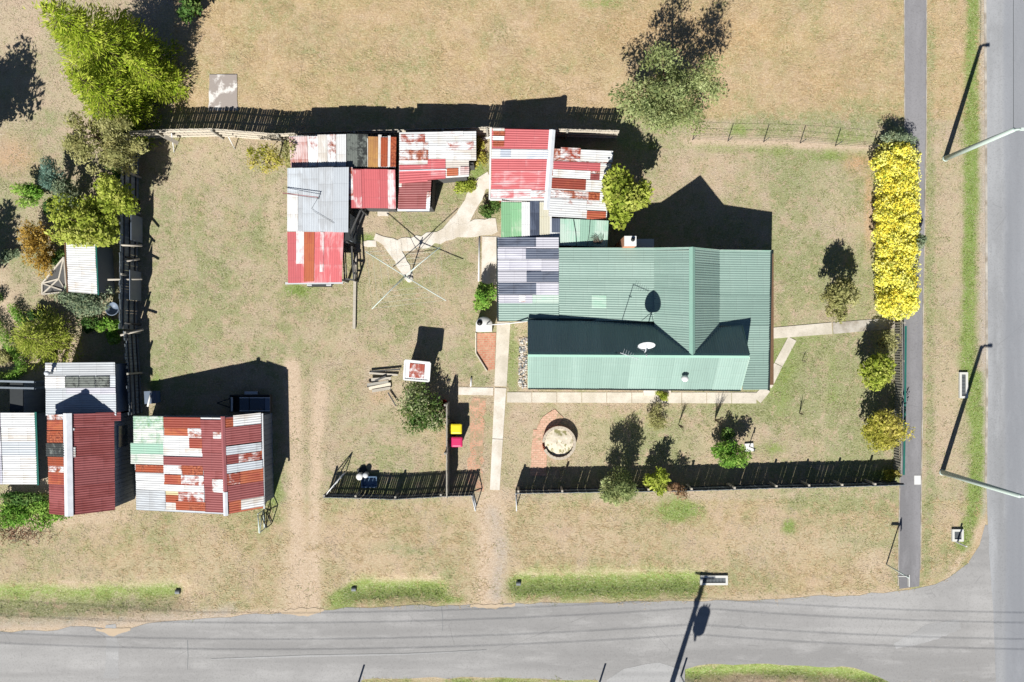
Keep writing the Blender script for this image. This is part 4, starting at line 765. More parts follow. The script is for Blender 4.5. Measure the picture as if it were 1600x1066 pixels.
fence('tall weathered paling fence dividing the sheds from the long paddock', [(222, 217), (260, 215), (345, 213), (445, 221), (560, 217), (760, 211), (880, 214), (962, 216)], 1.62, 'silver_timber', .11, .012, 2.6, -1, 3, 0., .05, rmat='pale_timber')
fence('dark paling fence between the left garden and the open yard', [(217, 222), (216, 330), (215, 430), (214, 515)], 2.0, 'black_timber', .14, .004, 2.4, 1, 3, .01, .10, rmat='dark_timber')
lf = fence('sagging dark fence running down to the grey skylight shed', [(215, 518), (219, 580), (222, 645)], 1.55, 'black_timber', .15, .02, 2.0, 1, 3, .06, .22, rmat='dark_timber')
fence('black picket front fence with open gaps left of the front gate', [(513, 771), (560, 772), (620, 774), (690, 770), (740, 768)], 1.2, 'black_timber', .095, .016, 2.5, 1, 2, .0, .03, postmat='grey_timber', rmat='dark_timber', name='picket_fence')
fence('close boarded fence standing beside the yellow and pink lidded bins', [(702, 627), (702, 700), (702, 771)], 1.5, 'grey_timber', .14, .004, 2.4, -1, 2, 0., .03)
fence('dark paling front fence with grey posts below the front lawn', [(807, 765), (940, 763), (1070, 761), (1200, 757), (1300, 755), (1398, 752)], 1.2, 'black_timber', .10, .003, 2.0, 1, 2, .0, .04, postmat='silver_timber', rmat='dark_timber')
ef = fence('low grey picket fence along the footpath under the bushes', [(1398, 503), (1398, 620), (1396, 740)], .85, 'grey_timber', .08, .06, 2.2, 1, 2, 0., .04, postmat='grey_timber', name='picket_fence')
mb = MB()
for a, b in (((1406, 510), (1405, 620)), ((1405, 620), (1403, 738))): mb.beam(W(*a)+Vector((-.12, 0, .9)), W(*b)+Vector((-.12, 0, .9)), .10, .05, 'teal_gutter')
mb.build('top_rail', ef)['label'] = 'green top rail'
# slabs of iron leaning on the dark fence, loose rails
for (x, y0, y1, lab) in [(209, 338, 378, 'blue grey sheet leaning on the dark fence under the tree'), (207, 424, 470, 'long blue grey sheet fixed on the dark fence opposite the shrub')]:
    mb = MB(); a = W(x+6, y0, .75); b = W(x+6, y1, .75); mb.box(((a.x+b.x)/2+.02, (a.y+b.y)/2, .9), (.03, a.y-b.y, 1.3), 'blue_grey_panel'); tag(mb.build('panel'), lab, 'panel')
for i, (x0, y0, x1, y1, h, lab) in enumerate([(188, 383, 222, 384, 1.9, 'grey prop across the dark fence just below the leaning sheet'), (190, 409, 218, 405, 1.7, 'short grey prop, second along the dark fence'), (168, 437, 222, 436, 1.9, 'longest grey prop crossing the dark fence'), (188, 524, 224, 515, 1.5, 'slanting pale prop where the dark fence changes height')]):
    mb = MB(); mb.tube([W(x0, y0, h), W(x1, y1, h*.62)], .055, 'silver_timber', 6); tag(mb.build('fence_prop'), lab, 'prop', 'props on the dark fence')
for i, (x, y, hh, lx) in enumerate([(224, 348, 1.2, .5), (226, 400, 1.6, .35), (228, 500, 1.7, .55)]):
    mb = MB(); mb.beam(W(x-8, y+8), W(x-6, y+6)+Vector((-.1, 0, hh)), .12, .05, 'dark_timber'); tag(mb.build('plank'), ['short plank leaning on the fence near the top of the yard', 'plank leaning on the fence beside the props', 'dark plank leaning on the fence opposite the bright shrub'][i], 'plank', 'planks leaning on the fence')
# back fence stays
for x0, y0, x1, y1, lab in [(268, 208, 272, 238, 'thin white stay at the left end of the back fence'), (357, 214, 367, 233, 'thin white stay in the middle of the back fence')]:
    mb = MB(); mb.tube([W(x0, y0, 1.3), W(x1, y1, .02)], .03, 'white_paint', 6); tag(mb.build('fence_stay'), lab, 'stay', 'stays of the back fence')
mb = MB(); mb.beam(W(257, 213, 1.5), W(278, 224, .5), .2, .05, 'silver_timber'); tag(mb.build('plank'), 'wide silver board slumped against the back fence', 'plank')
# wire fence along the paddock
wf = thing('wire_fence', 'low wire fence with thin dark posts along the paddock edge', 'fence', W(1220, 226))
wp = [(1082, 219), (1137, 221), (1193, 222), (1250, 224), (1305, 228), (1362, 233)]
for p in wp:
    mb = MB(); a = W(*p); mb.tube([a, a+Vector((0, 0, .95))], .022, 'dark_timber', 6); mb.build('post', wf)
for z in (.35, .65, .98):
    mb = MB(); mb.tube([W(*p)+Vector((0, 0, z)) for p in wp], .006, 'steel_dark', 4); mb.build('wire', wf)
# gates: tube frames with mesh bars
def gate(label, p, q, h, mat, bars=6, name='gate'):
    a, b = W(*p), W(*q); g = thing(name, label, 'gate', a); z = Vector((0, 0, 1)); mb = MB()
    for u, v in ((a+z*.08, b+z*.08), (a+z*h, b+z*h), (a, a+z*(h+.05)), (b+z*.06, b+z*h), (a+z*.1, b+z*h*.97)): mb.tube([u, v], .028, mat, 6)
    mb.build('frame', g); mb = MB()
    for i in range(1, bars): c = a.lerp(b, i/bars); mb.tube([c+z*.1, c+z*h], .008, mat, 4)
    mb.build('mesh', g); return g
gate('white tube gate swung open at the left end of the picket fence', (514, 770), (541, 737), 1.05, 'white_paint')
gate('pale narrow gate swung outwards at the right end of the picket fence', (739, 770), (744, 792), 1.05, 'pale_trim')
gate('pale narrow gate swung outwards beside the dark paling fence', (806, 766), (807, 792), 1.05, 'pale_trim')
gate('thin metal frame standing by the corner of the patchwork barn', (412, 797), (414, 826), 1.0, 'pale_pole', 3, 'metal_frame')
gate('second thin metal frame propped right of the barn corner', (417, 800), (425, 818), 1.0, 'steel_dark', 3, 'metal_frame')
# timber frames between garage and drying yard
def frame_(label, pts, h, mat='dark_timber', w=.10, braces=True):
    g = thing('trellis', label, 'frame', W(*pts[0])); P = [W(*p) for p in pts]; z = Vector((0, 0, 1))
    for p in P: mb = MB(); mb.box((p.x, p.y, h/2), (w, w, h), mat); mb.build('post', g)
    for a, b in zip(P, P[1:]):
        mb = MB(); mb.beam(a+z*(h-.05), b+z*(h-.05), w*.8, w, mat); mb.build('beam', g)
        mb = MB(); mb.beam(a+z*h*.5, b+z*h*.5, w*.6, w*.7, mat); mb.build('rail', g)
    return g
frame_('dark open timber frame close beside the coral roofed shed', [(553, 333), (553, 384), (574, 336)][::1], 1.9)
frame_('low dark timber frame leaning beside the faded red shed', [(543, 392), (545, 438), (559, 440), (556, 390)], 1.15, 'dark_timber', .09)
mb = MB(); a = W(547, 362); mb.box((a.x+.1, a.y, .95), (.5, 1.4, 1.9), 'black_timber'); mb.box((a.x+.1, a.y, 1.93), (.56, 1.46, .06), 'steel_dark'); tag(mb.build('cabinet'), 'tall dark cabinet in the shade beside the garage', 'cabinet')
mb = MB(); mb.beam(W(556, 398)+Vector((0, 0, .1)), W(554, 514)+Vector((0, 0, .08)), .15, .18, 'silver_timber'); tag(mb.build('timber_sleeper'), 'long weathered grey sleeper lying in the yard below the frames', 'sleeper')
# rotary clothes line
ch_ = thing('clothes_line', 'rotary clothes hoist with four thin white arms in the yard', 'clothes line', W(640, 436))
b0 = W(640, 436); hub = b0+Vector((0, 0, 2.0))
mb = MB(); mb.tube([b0, hub+Vector((0, 0, .25))], .032, 'pale_pole', 8); mb.lathe((b0.x, b0.y, .0), [(.2, 0), (.2, .06), (.05, .08)], 'pale_concrete', 12); mb.build('pole', ch_)
ends = [W(571, 393, 2.35), W(688, 386, 2.35), W(697, 470, 2.35), W(581, 483, 2.35)]
for e in ends:
    mb = MB(); mb.tube([hub, e], .022, 'pale_pole', 6); mb.tube([hub-Vector((0, 0, .55)), hub.lerp(e, .42)], .012, 'pale_pole', 5); mb.build('arm', ch_)
for t in (.45, .64, .82, .98):
    mb = MB(); pp = [hub.lerp(e, t) for e in ends]; mb.tube(pp+pp[:1], .0045, 'pale_pole', 4); mb.build('line', ch_)
mb = MB(); mb.box((hub.x, hub.y, 2.0), (.12, .12, .16), 'steel_dark', .4); mb.tube([b0+Vector((0, 0, 1.1)), b0+Vector((.14, .08, 1.1)), b0+Vector((.14, .08, .95))], .012, 'steel_dark', 5); mb.build('winder', ch_)
# ------------------------------------------------------------------ street furniture
def lamp(label, px, py, h, arm):
    b = W(px, py); g = thing('street_lamp', label, 'street lamp', b, 'street lamps on the verge'); t = b+Vector((0, 0, h))
    mb = MB(); mb.tube([b, b+Vector((0, 0, h*.5)), t], [.14, .125, .10], 'galv_pole', 12); mb.lathe(b, [(.17, 0), (.17, .05), (.12, .09)], 'galv_pole', 14); mb.build('pole', g)
    mb = MB(); e = t+Vector((arm, 0, .10)); mb.tube([t-Vector((0, 0, .1)), t+Vector((arm*.4, 0, .06)), e], [.075, .06, .05], 'galv_pole', 8); mb.build('arm', g)
    mb = MB(); mb.box((e.x+.1, e.y, e.z), (.26, .14, .09), 'pale_pole', 0, .8); hd = mb.build('lamp_head', g); mb = MB(); mb.box((e.x+.1, e.y, e.z-.055), (.18, .10, .03), 'pale_clear_sheet'); mb.build('lens', hd)
lamp('pale street lamp leaning over the main road above the yellow hedge', 1477, 248, 6.0, .25)
lamp('pale street lamp on the verge beside the long concrete pit', 1472, 738, 6.7, .35)
mb = MB(); t = W(1477, 248)+Vector((0, 0, 5.95)); mb.tube([t, t+Vector((.15, 6, -.25)), t+Vector((.3, 14, .1)), t+Vector((.5, 42, .4))], .012, 'steel_dark', 4); tag(mb.build('overhead_cable'), 'thin overhead cable running from the upper street lamp', 'cable')
# power pole below the view, its cross arms and wires
pp = W(1012, 1188); g = thing('power_pole', 'timber power pole with transformer whose shadow crosses the road', 'power pole', pp)
mb = MB(); mb.tube([pp, pp+Vector((0, 0, 10.0))], [.17, .12], 'grey_timber', 10); mb.build('pole', g)
mb = MB(); mb.beam(pp+Vector((-.55, .15, 9.75)), pp+Vector((.55, .15, 9.75)), .1, .12, 'dark_timber'); mb.build('cross_arm', g)
mb = MB(); mb.beam(pp+Vector((.18, -1.1, 7.5)), pp+Vector((.18, 1.1, 7.5)), .1, .12, 'dark_timber'); mb.build('cross_arm', g)
for y in (-1., -.45, .45, 1.):
    mb = MB(); mb.lathe(pp+Vector((.18, y, 7.56)), [(.03, 0), (.06, .04), (.06, .12), (.03, .16)], 'white_paint', 8); mb.build('insulator', g)
mb = MB(); mb.lathe(pp+Vector((.62, .25, 6.7)), [(.32, 0), (.34, .05), (.34, 1.0), (.26, 1.08)], 'steel_dark', 16)
for a in range(3): mb.tube([pp+Vector((.5+.14*a, .25, 7.75)), pp+Vector((.5+.16*a, .3, 8.05))], .04, 'steel_dark', 6)
mb.build('transformer', g)
for s, x in ((-1, -46.), (1, 42.)):
    c = copy_tree(g); c.location = pp+Vector((x, 0, 0)); c['label'] = 'distant power pole further %s along the side road' % ('left' if s < 0 else 'right')
for i, y in enumerate((-1., -.45, .45, 1.)):
    mb = MB(); a = pp+Vector((.18, y, 7.72)); P = []
    for x in (-46., 0., 42.):
        P.append(a+Vector((x, 0, 0)))
    pts = []
    for u, v in zip(P, P[1:]): pts += [u.lerp(v, k/14)-Vector((0, 0, .8*4*(k/14)*(1-k/14))) for k in range(14)]
    mb.tube(pts+[P[-1]], .010, 'steel_dark', 5); tag(mb.build('power_line'), ['power line lowest of four beside the side road', 'power line second from the bottom beside the side road', 'power line third from the bottom beside the side road', 'power line nearest the houses beside the side road'][i], 'cable', 'power lines along the side road')
# street name sign, marker posts, pits
b = W(1385, 882); g = thing('street_sign', 'thin street name post with two crossed blades by the footpath', 'sign', b)
mb = MB(); mb.tube([b, b+Vector((0, 0, 2.45))], .035, 'pale_pole', 8); mb.build('post', g)
mb = MB(); mb.box((b.x+.05, b.y-.18, 2.36), (.03, .62, .16), 'white_paint'); mb.build('blade', g); mb = MB(); mb.box((b.x-.18, b.y, 2.18), (.5, .03, .16), 'white_paint'); mb.build('blade', g)
def pit(label, px, py, w, d, rz=0):
    c = W(px, py); g = thing('drain_pit', label, 'drain', c); mb = MB()
    for dx, dy, sx, sy in ((-w/2+.06, 0, .12, d), (w/2-.06, 0, .12, d), (0, -d/2+.06, w-.24, .12), (0, d/2-.06, w-.24, .12)): mb.box((c.x+dx, c.y+dy, .05), (sx, sy, .16), 'concrete_pit')
    mb.build('surround', g); mb = MB(); k = max(3, int(max(w, d)/.09)); 
    mb.box((c.x, c.y, .0), (w-.24, d-.24, .06), 'steel_dark')
    for i in range(k):
        t = (i+.5)/k-.5
        mb.box((c.x+(w-.26)*t, c.y, .06), ((w-.26)/k*.6, d-.26, .05), 'grate') if w > d else mb.box((c.x, c.y+(d-.26)*t, .06), (w-.26, (d-.26)/k*.6, .05), 'grate')
    mb.build('grate', g)
pit('long narrow concrete drain pit in the green verge strip', 1504, 602, .46, 1.42); pit('wide concrete drain pit at the end of the green ditch', 1115, 906, 1.5, .52); pit('square grey drain pit near the road corner', 1495, 836, .62, .66)
mp = thing('marker_post', 'white marker post beside the square drain pit', 'post', W(1494, 847), 'marker posts by the drains')
c = WL[mp]; mb = MB(); mb.box((c.x, c.y, .5), (.09, .05, 1.0), 'white_paint'); mb.build('post', mp); mb = MB(); mb.box((c.x, c.y-.03, .82), (.07, .02, .1), 'red_plastic'); mb.build('reflector', mp)
for (x, y, h, lab) in [(937, 1066, .9, 'marker post left of the pale apron at the bottom edge'), (1064, 1057, .9, 'marker post right of the pale apron at the bottom edge'), (560, 1068, .9, 'marker post at the bottom edge far left of the apron')]:
    q_ = copy_tree(mp); q_.location = W(x, y); q_['label'] = lab
for x, y, r, lab in [(552, 922, .12, 'white concrete pipe mouth at the end of the short ditch'), (276, 926, .13, 'round pipe mouth at the end of the left ditch'), (810, 913, .12, 'dark pipe mouth at the start of the long ditch')]:
    c = W(x, y, 0); mb = MB(); n = 14; ang = [2*math.pi*k/n for k in range(n)]; vs = []
    for xx in (-.12, .12):
        for rr in (r, r*.75): vs += [c+Vector((xx, rr*math.cos(a), -.16+rr*math.sin(a))) for a in ang]
    fs = [(k, (k+1) % n, 2*n+(k+1) % n, 2*n+k) for k in range(n)]+[(n+k, 3*n+k, 3*n+(k+1) % n, n+(k+1) % n) for k in range(n)]+[(k, n+k, n+(k+1) % n, (k+1) % n) for k in range(n)]+[(2*n+k, 2*n+(k+1) % n, 3*n+(k+1) % n, 3*n+k) for k in range(n)]
    mb.add(vs, fs, 'grate', smooth=False); tag(mb.build('culvert_pipe'), lab, 'pipe')
# ------------------------------------------------------------------ yard things
def bin_(label, px, py, lid, grp='wheelie bins'):
    c = W(px, py); g = thing('wheelie_bin', label, 'bin', c, grp); mb = MB()
    vs = [(c.x+a*sx, c.y+b*sy, z) for z, sx, sy in ((.12, .22, .19), (.98, .28, .26)) for a, b in ((-1, -1), (1, -1), (1, 1), (-1, 1))]
    mb.add(vs, [(3, 2, 1, 0), (0, 1, 5, 4), (1, 2, 6, 5), (2, 3, 7, 6), (3, 0, 4, 7), (4, 5, 6, 7)], 'green_plastic'); mb.build('body', g)
    mb = MB(); vs = []
    prof = [(.30, .275, .98), (.30, .275, 1.02), (.27, .245, 1.06), (.20, .18, 1.08)]
    for sx, sy, z in prof: vs += [(c.x+a*sx, c.y+b*sy, z) for a, b in ((-1, -.86), (-.86, -1), (.86, -1), (1, -.86), (1, .86), (.86, 1), (-.86, 1), (-1, .86))]
    fs = [(i*8+k, i*8+(k+1) % 8, (i+1)*8+(k+1) % 8, (i+1)*8+k) for i in range(3) for k in range(8)]+[tuple(24+k for k in range(8)), tuple(range(7, -1, -1))]
    mb.add(vs, fs, lid); mb.build('lid', g)
    mb = MB(); mb.tube([(c.x-.33, c.y-.24, .99), (c.x-.37, c.y-.24, 1.0), (c.x-.37, c.y+.24, 1.0), (c.x-.33, c.y+.24, .99)], .015, lid, 6); mb.build('handle', g)
    for s in (-1, 1):
        mb = MB(); mb.tube([(c.x-.22, c.y+s*.20, .1), (c.x-.22, c.y+s*.25, .1)], .1, 'black_plastic', 12); mb.build('wheel', g)
bin_('wheelie bin with a yellow lid beside the boarded fence', 715, 667, 'yellow_lid'); bin_('wheelie bin with a bright pink lid beside the boarded fence', 716, 687, 'pink_lid')
tk = thing('water_tank', 'round white tank with black inlet beside the brick paving', 'tank', W(757, 508)); c = W(757, 507)
mb = MB(); mb.lathe((c.x, c.y, 0), [(.40, 0), (.40, .92), (.37, 1.0), (.1, 1.06)], 'white_paint', 28, 1.1); mb.box((c.x, c.y-.16, .48), (.86, .5, .96), 'white_paint'); mb.build('tank_body', tk)
mb = MB(); mb.lathe((c.x-.22, c.y+.06, 1.02), [(.15, 0), (.15, .06)], 'black_plastic', 18); mb.build('inlet', tk)
mb = MB(); mb.tube([W(760, 508, 1.12), W(774, 507, 1.5), W(800, 505, 2.2), W(824, 502, 2.45)], .03, 'white_paint', 8); mb.build('pipe', tk)
mb = MB(); a = W(742, 521); 
for u, v in [((743.5, 520), (743.5, 552)), ((743.5, 552), (761, 580))]: mb.beam(W(*u)+Vector((0, 0, .05)), W(*v)+Vector((0, 0, .05)), .06, .2, 'pale_timber')
tag(mb.build('garden_edging'), 'bent timber edging along the orange brick paving', 'edging')
for x, y0, y1, lab in [(749, 371, 440, 'long white pipe lying beside the white concrete pad'), (736.5, 590, 604, 'short white pipe lying beside the short concrete path')]:
    mb = MB(); mb.tube([W(x, y0)+Vector((0, 0, .06)), W(x-1, y1)+Vector((0, 0, .06))], .045, 'white_paint', 7); tag(mb.build('pipe'), lab, 'pipe')
mb = MB()
for i in range(260):
    r = random.uniform(.035, .08); p = W(random.uniform(811, 823), random.uniform(528, 607)); mb.blob((p.x, p.y, r*.4), (r, r*random.uniform(.7, 1.2), r*.6), random.choice(['pale_stone', 'pale_stone', 'concrete_pit', 'slab_concrete', 'grate']), .25, 5)
tag(mb.build('pebbles'), 'pale river pebbles along the end wall of the house', kind='stuff')
# round brick bed with a mound of sand
rb = thing('garden_bed', 'round brick ringed bed filled with pale sand on the lawn', 'garden bed', W(873, 691)); c = W(873, 691)
mb = MB(); n = 26
for k in range(n):
    a = 2*math.pi*k/n
    if 2.7 < a < 3.15: continue
    for lv in range(4): mb.box((c.x+.84*math.cos(a+lv*.1), c.y+.84*math.sin(a+lv*.1), .055+lv*.105), (.15, .205, .10), 'brick_red' if lv < 3 else 'pale_stone', a+lv*.1)
mb.build('brick_ring', rb)
mb = MB(); vs = [(c.x, c.y, .30)]; rings = 7; nn = 24
for i in range(1, rings+1):
    for k in range(nn): a = 2*math.pi*k/nn; r = .78*i/rings; vs.append((c.x+r*math.cos(a), c.y+r*math.sin(a), .39-.08*(i/rings)**2+random.uniform(-.03, .03)-.10*max(0, -math.sin(a))*(i/rings)))
fs = [(0, 1+k, 1+(k+1) % nn) for k in range(nn)]+[(1+i*nn+k, 1+(i+1)*nn+k, 1+(i+1)*nn+(k+1) % nn, 1+i*nn+(k+1) % nn) for i in range(rings-1) for k in range(nn)]
mb.add(vs, fs, 'sand_fill', smooth=True); mb.build('sand_fill', rb)
# garden tap on its white base
bb = thing('garden_tap', 'thin standpipe tap on a square white base on the front lawn', 'tap', W(1170, 699)); c = W(1170, 699)
mb = MB(); mb.box((c.x, c.y, .05), (.46, .44, .12), 'white_paint', .08); mb.build('base', bb)
mb = MB(); mb.tube([(c.x, c.y+.05, .1), (c.x+.02, c.y+.06, .95)], .025, 'steel_dark', 6); mb.build('standpipe', bb)
mb = MB(); mb.tube([(c.x+.02, c.y+.06, .93), (c.x+.02, c.y-.08, .93), (c.x+.02, c.y-.09, .86)], .03, 'steel_dark', 6); mb.lathe((c.x+.02, c.y+.05, .95), [(.05, 0), (.06, .03), (.03, .06)], 'steel_dark', 8); mb.build('spout', bb)
# planks by the outhouse
for i, (x0, y0, x1, y1, w, m, lab) in enumerate([(577, 583, 622, 586, .10, 'silver_timber', 'topmost pale plank of the wood pile'), (580, 580, 626, 577, .07, 'dark_timber', 'dark pole lying across the top of the wood pile'), (581, 593, 612, 591, .15, 'silver_timber', 'wide weathered plank in the middle of the wood pile'), (575, 601, 608, 596, .14, 'grey_timber', 'grey plank low in the wood pile'),
        (577, 607, 611, 600, .17, 'pale_timber', 'bleached plank second lowest in the wood pile'), (582, 611, 611, 606, .15, 'silver_timber', 'short bleached plank at the bottom of the wood pile'), (583, 596, 604, 588, .09, 'dark_timber', 'short dark plank inside the wood pile'), (607, 613, 620, 634, .06, 'dark_timber', 'dark pole lying apart below the wood pile'), (574, 604, 590, 599, .1, 'dark_timber', 'dark plank end sticking out left of the wood pile')]):
    mb = MB(); z = .06+.05*(i % 4); mb.beam(W(x0, y0)+Vector((0, 0, z)), W(x1, y1)+Vector((0, 0, z+.05)), w, .07, m); tag(mb.build('plank'), lab, 'plank', 'planks of the wood pile')
# red bucket, bag of rubbish, blue crate
rb_ = thing('bucket', 'red bucket between dark bush and boarded fence', 'bucket', W(694, 629)); c = W(694, 629)
mb = MB(); mb.lathe((c.x, c.y, 0), [(.15, 0), (.19, .36), (.20, .38), (.17, .36), (.13, .05)], 'red_plastic', 16); mb.build('body', rb_); mb = MB(); mb.tube([(c.x-.19, c.y, .36), (c.x-.1, c.y-.16, .44), (c.x+.1, c.y-.16, .44), (c.x+.19, c.y, .36)], .01, 'steel_dark', 5); mb.build('handle', rb_)
bg_ = thing('crate', 'low blue crate in the shadow of the picket fence', 'crate', W(578, 752)); c = W(578, 752)
mb = MB()
for dx, dy, sx, sy in ((0, .28, .8, .04), (0, -.28, .8, .04), (.4, 0, .04, .6), (-.4, 0, .04, .6)): mb.box((c.x+dx, c.y+dy, .16), (sx, sy, .32), 'blue_tarp')
mb.box((c.x, c.y, .03), (.8, .56, .05), 'blue_tarp'); mb.build('body', bg_)
for x, y, r, m, lab in [(564, 743, .19, 'white_paint', 'larger white plastic drum beside the blue crate'), (573, 741, .15, 'pale_trim', 'smaller bluish white drum beside the blue crate')]:
    c = W(x, y); mb = MB(); mb.lathe((c.x, c.y, 0), [(r*.9, 0), (r, .04), (r, .42), (r*.85, .46), (r*.3, .47)], m, 18); tag(mb.build('plastic_drum'), lab, 'drum', 'plastic drums')
mb = MB(); c = W(566, 735); mb.box((c.x, c.y, .03), (.5, .34, .04), 'steel_dark', .5); tag(mb.build('flat_board'), 'dark flat board lying behind the white drums', 'board')
c = W(242, 620); mb = MB(); mb.box((c.x, c.y, .25), (.6, .62, .5), 'blue_tarp', .05); mb.box((c.x, c.y, .52), (.66, .68, .05), 'blue_grey_panel', .05); tag(mb.build('crate'), 'blue covered crate where the sagging fence meets the barn', 'crate')
mb = MB(); mb.tube([W(244, 611)+Vector((0, 0, .6)), W(238, 634)+Vector((0, 0, .55))], .05, 'white_paint', 7); tag(mb.build('pipe'), 'white pipe resting on the blue covered crate', 'pipe')
# old box trailer in the barn's shade with glazed sashes stacked on it
tr = thing('trailer', 'old box trailer parked in the deep shade of the barn', 'trailer', W(397, 630)); c = W(398, 629)
mb = MB(); mb.box((c.x, c.y, .42), (2.1, .86, .05), 'steel_dark')
for dx, dy, sx, sy in ((0, .45, 2.16, .04), (0, -.45, 2.16, .04), (1.07, 0, .04, .86), (-1.07, 0, .04, .86)): mb.box((c.x+dx, c.y+dy, .62), (sx, sy, .4), 'steel_dark')
mb.build('tray', tr)
for s in (-1, 1):
    mb = MB(); mb.tube([(c.x, c.y+s*.5, .28), (c.x, c.y+s*.62, .28)], .28, 'black_plastic', 16); mb.build('wheel', tr); mb = MB(); mb.box((c.x, c.y+s*.56, .6), (.7, .16, .04), 'pale_trim'); mb.build('mudguard', tr)
mb = MB(); mb.beam((c.x-1.05, c.y+.3, .42), (c.x-1.9, c.y, .42), .06, .06, 'steel_dark'); mb.beam((c.x-1.05, c.y-.3, .42), (c.x-1.9, c.y, .42), .06, .06, 'steel_dark'); mb.build('drawbar', tr)
for i, (dx, sx, m, lab) in enumerate([(-.95, .10, 'pale_trim', 'white slatted board at the left end of the trailer'), (-.28, .50, 'glass', 'left glazed sash lying on the trailer'), (.22, .42, 'glass', 'middle dull sash lying on the trailer'), (.62, .38, 'glass', 'right glazed sash lying on the trailer'), (.96, .26, 'blue_grey_panel', 'pale panel at the right end of the trailer')]):
    mb = MB(); mb.box((c.x+dx, c.y-.03, .85), (sx, .74, .04), m); mb.box((c.x+dx, c.y+.32, .87), (sx, .05, .05), 'pale_trim'); mb.box((c.x+dx, c.y-.38, .87), (sx, .05, .05), 'pale_trim'); tag(mb.build('window_sash'), lab, 'window sash', 'sashes and panels on the trailer')
# garden frames at the left
cf = thing('cold_frame', 'grey timber cold frame leaning on the white garden shed', 'cold frame', W(86, 438))
mb = MB(); P = [W(100, 402, 1.2), W(66, 443, .4), W(66, 460, .4), W(104, 456, 1.2), W(92, 436, .9)]
for a, b in ((0, 1), (1, 2), (2, 3), (3, 0), (1, 3), (0, 4), (4, 2), (1, 4), (4, 3)): mb.beam(P[a], P[b], .07, .07, 'silver_timber')
for p in P[:4]: mb.beam(p, (p.x, p.y, 0), .07, .07, 'grey_timber')
mb.build('frame', cf); mb = MB(); mb.add([P[0]-Vector((0, 0, .05)), P[1]-Vector((0, 0, .05)), P[2]-Vector((0, 0, .05)), P[3]-Vector((0, 0, .05))], [(0, 1, 2, 3)], 'dark_timber'); mb.build('cover', cf)
pg = thing('pergola', 'dark open pergola beams above the left garden path', 'pergola', W(30, 600))
for y in (597, 607): mb = MB(); mb.beam(W(-30, y-2, 2.1), W(54, y, 2.1), .10, .12, 'black_timber'); mb.build('beam', pg)
for x in (-28, 53):
    for y in (597, 607): mb = MB(); p = W(x, y, 2.1); mb.box((p.x, p.y, 1.02), (.1, .1, 2.04), 'black_timber'); mb.build('post', pg)
mb = MB(); p = W(62, 622); mb.box((p.x, p.y, 1.0), (.62, 1.9, 2.0), 'black_timber'); mb.box((p.x, p.y, 2.03), (.68, 1.96, .06), 'steel_dark'); tag(mb.build('garden_cupboard'), 'dark narrow cupboard between pergola and grey shed', 'cupboard')
mb = MB(); p = W(182, 483); mb.lathe((p.x, p.y, 0), [(.3, 0), (.36, .5), (.38, .52), (.33, .5), (.28, .2)], 'blue_grey_panel', 18); tag(mb.build('tub'), 'round grey tub by the dark fence near the bright shrub', 'tub')
mb = MB(); p = W(757, 225); mb.box((p.x-.05, p.y+.25, .1), (1.0, .12, .1), 'white_paint', .25); tag(mb.build('plank'), 'white plank lying in the weeds beside the washhouse', 'plank')
# ------------------------------------------------------------------ trees, shrubs, hedges
def limbs(mb, base, tips, r0, mat='bark'):
    base = Vector(base)
    for t in tips:
        t = Vector(t); mid = base.lerp(t, .5)+Vector((random.uniform(-.15, .15), random.uniform(-.15, .15), .1*(t-base).length)); mb.tube([base, mid, t], [r0, r0*.6, r0*.18], mat, 5)
def crown(name, clumps, n, size, mat, parent, out=.5, up=.5, aspect=.5, shell=.45, spray=0., centre=None, droop=0., org=None):
    cl = np.array(clumps, dtype=float); vol = (cl[:, 3]*cl[:, 4]*cl[:, 5])**.66; k = RNG.choice(len(cl), n, p=vol/vol.sum()); c = cl[k]
    d = rnd_dirs(n); r = RNG.random(n)**shell; p = c[:, :3]+d*r[:, None]*c[:, 3:6]; p[:, 2] = np.maximum(p[:, 2], .03)
    cen = np.array(centre if centre is not None else cl[:, :3].mean(0)); o = p-cen; o /= np.linalg.norm(o, axis=1, keepdims=True)+1e-6
    nrm = d*out+np.array([0, 0, up])+RNG.normal(0, .45, (n, 3))
    ax = RNG.normal(0, 1, (n, 3))*(1-spray)+(o*np.array([1, 1, .35])+np.array([0, 0, -droop]))*spray*2.2
    L = size*RNG.choice([.55, .8, 1.1, 1.6], n, p=[.3, .35, .25, .1])*RNG.uniform(.8, 1.2, n); tn = RNG.random(len(cl)); tint = np.clip(.10+.55*tn[k]+.35*RNG.normal(.4, .4, n), 0, 1)
    return np_mesh(name, leaf_cards(p, ax, nrm, L, L*aspect), 4, mat, tint, parent, WL[parent] if parent is not None else org)
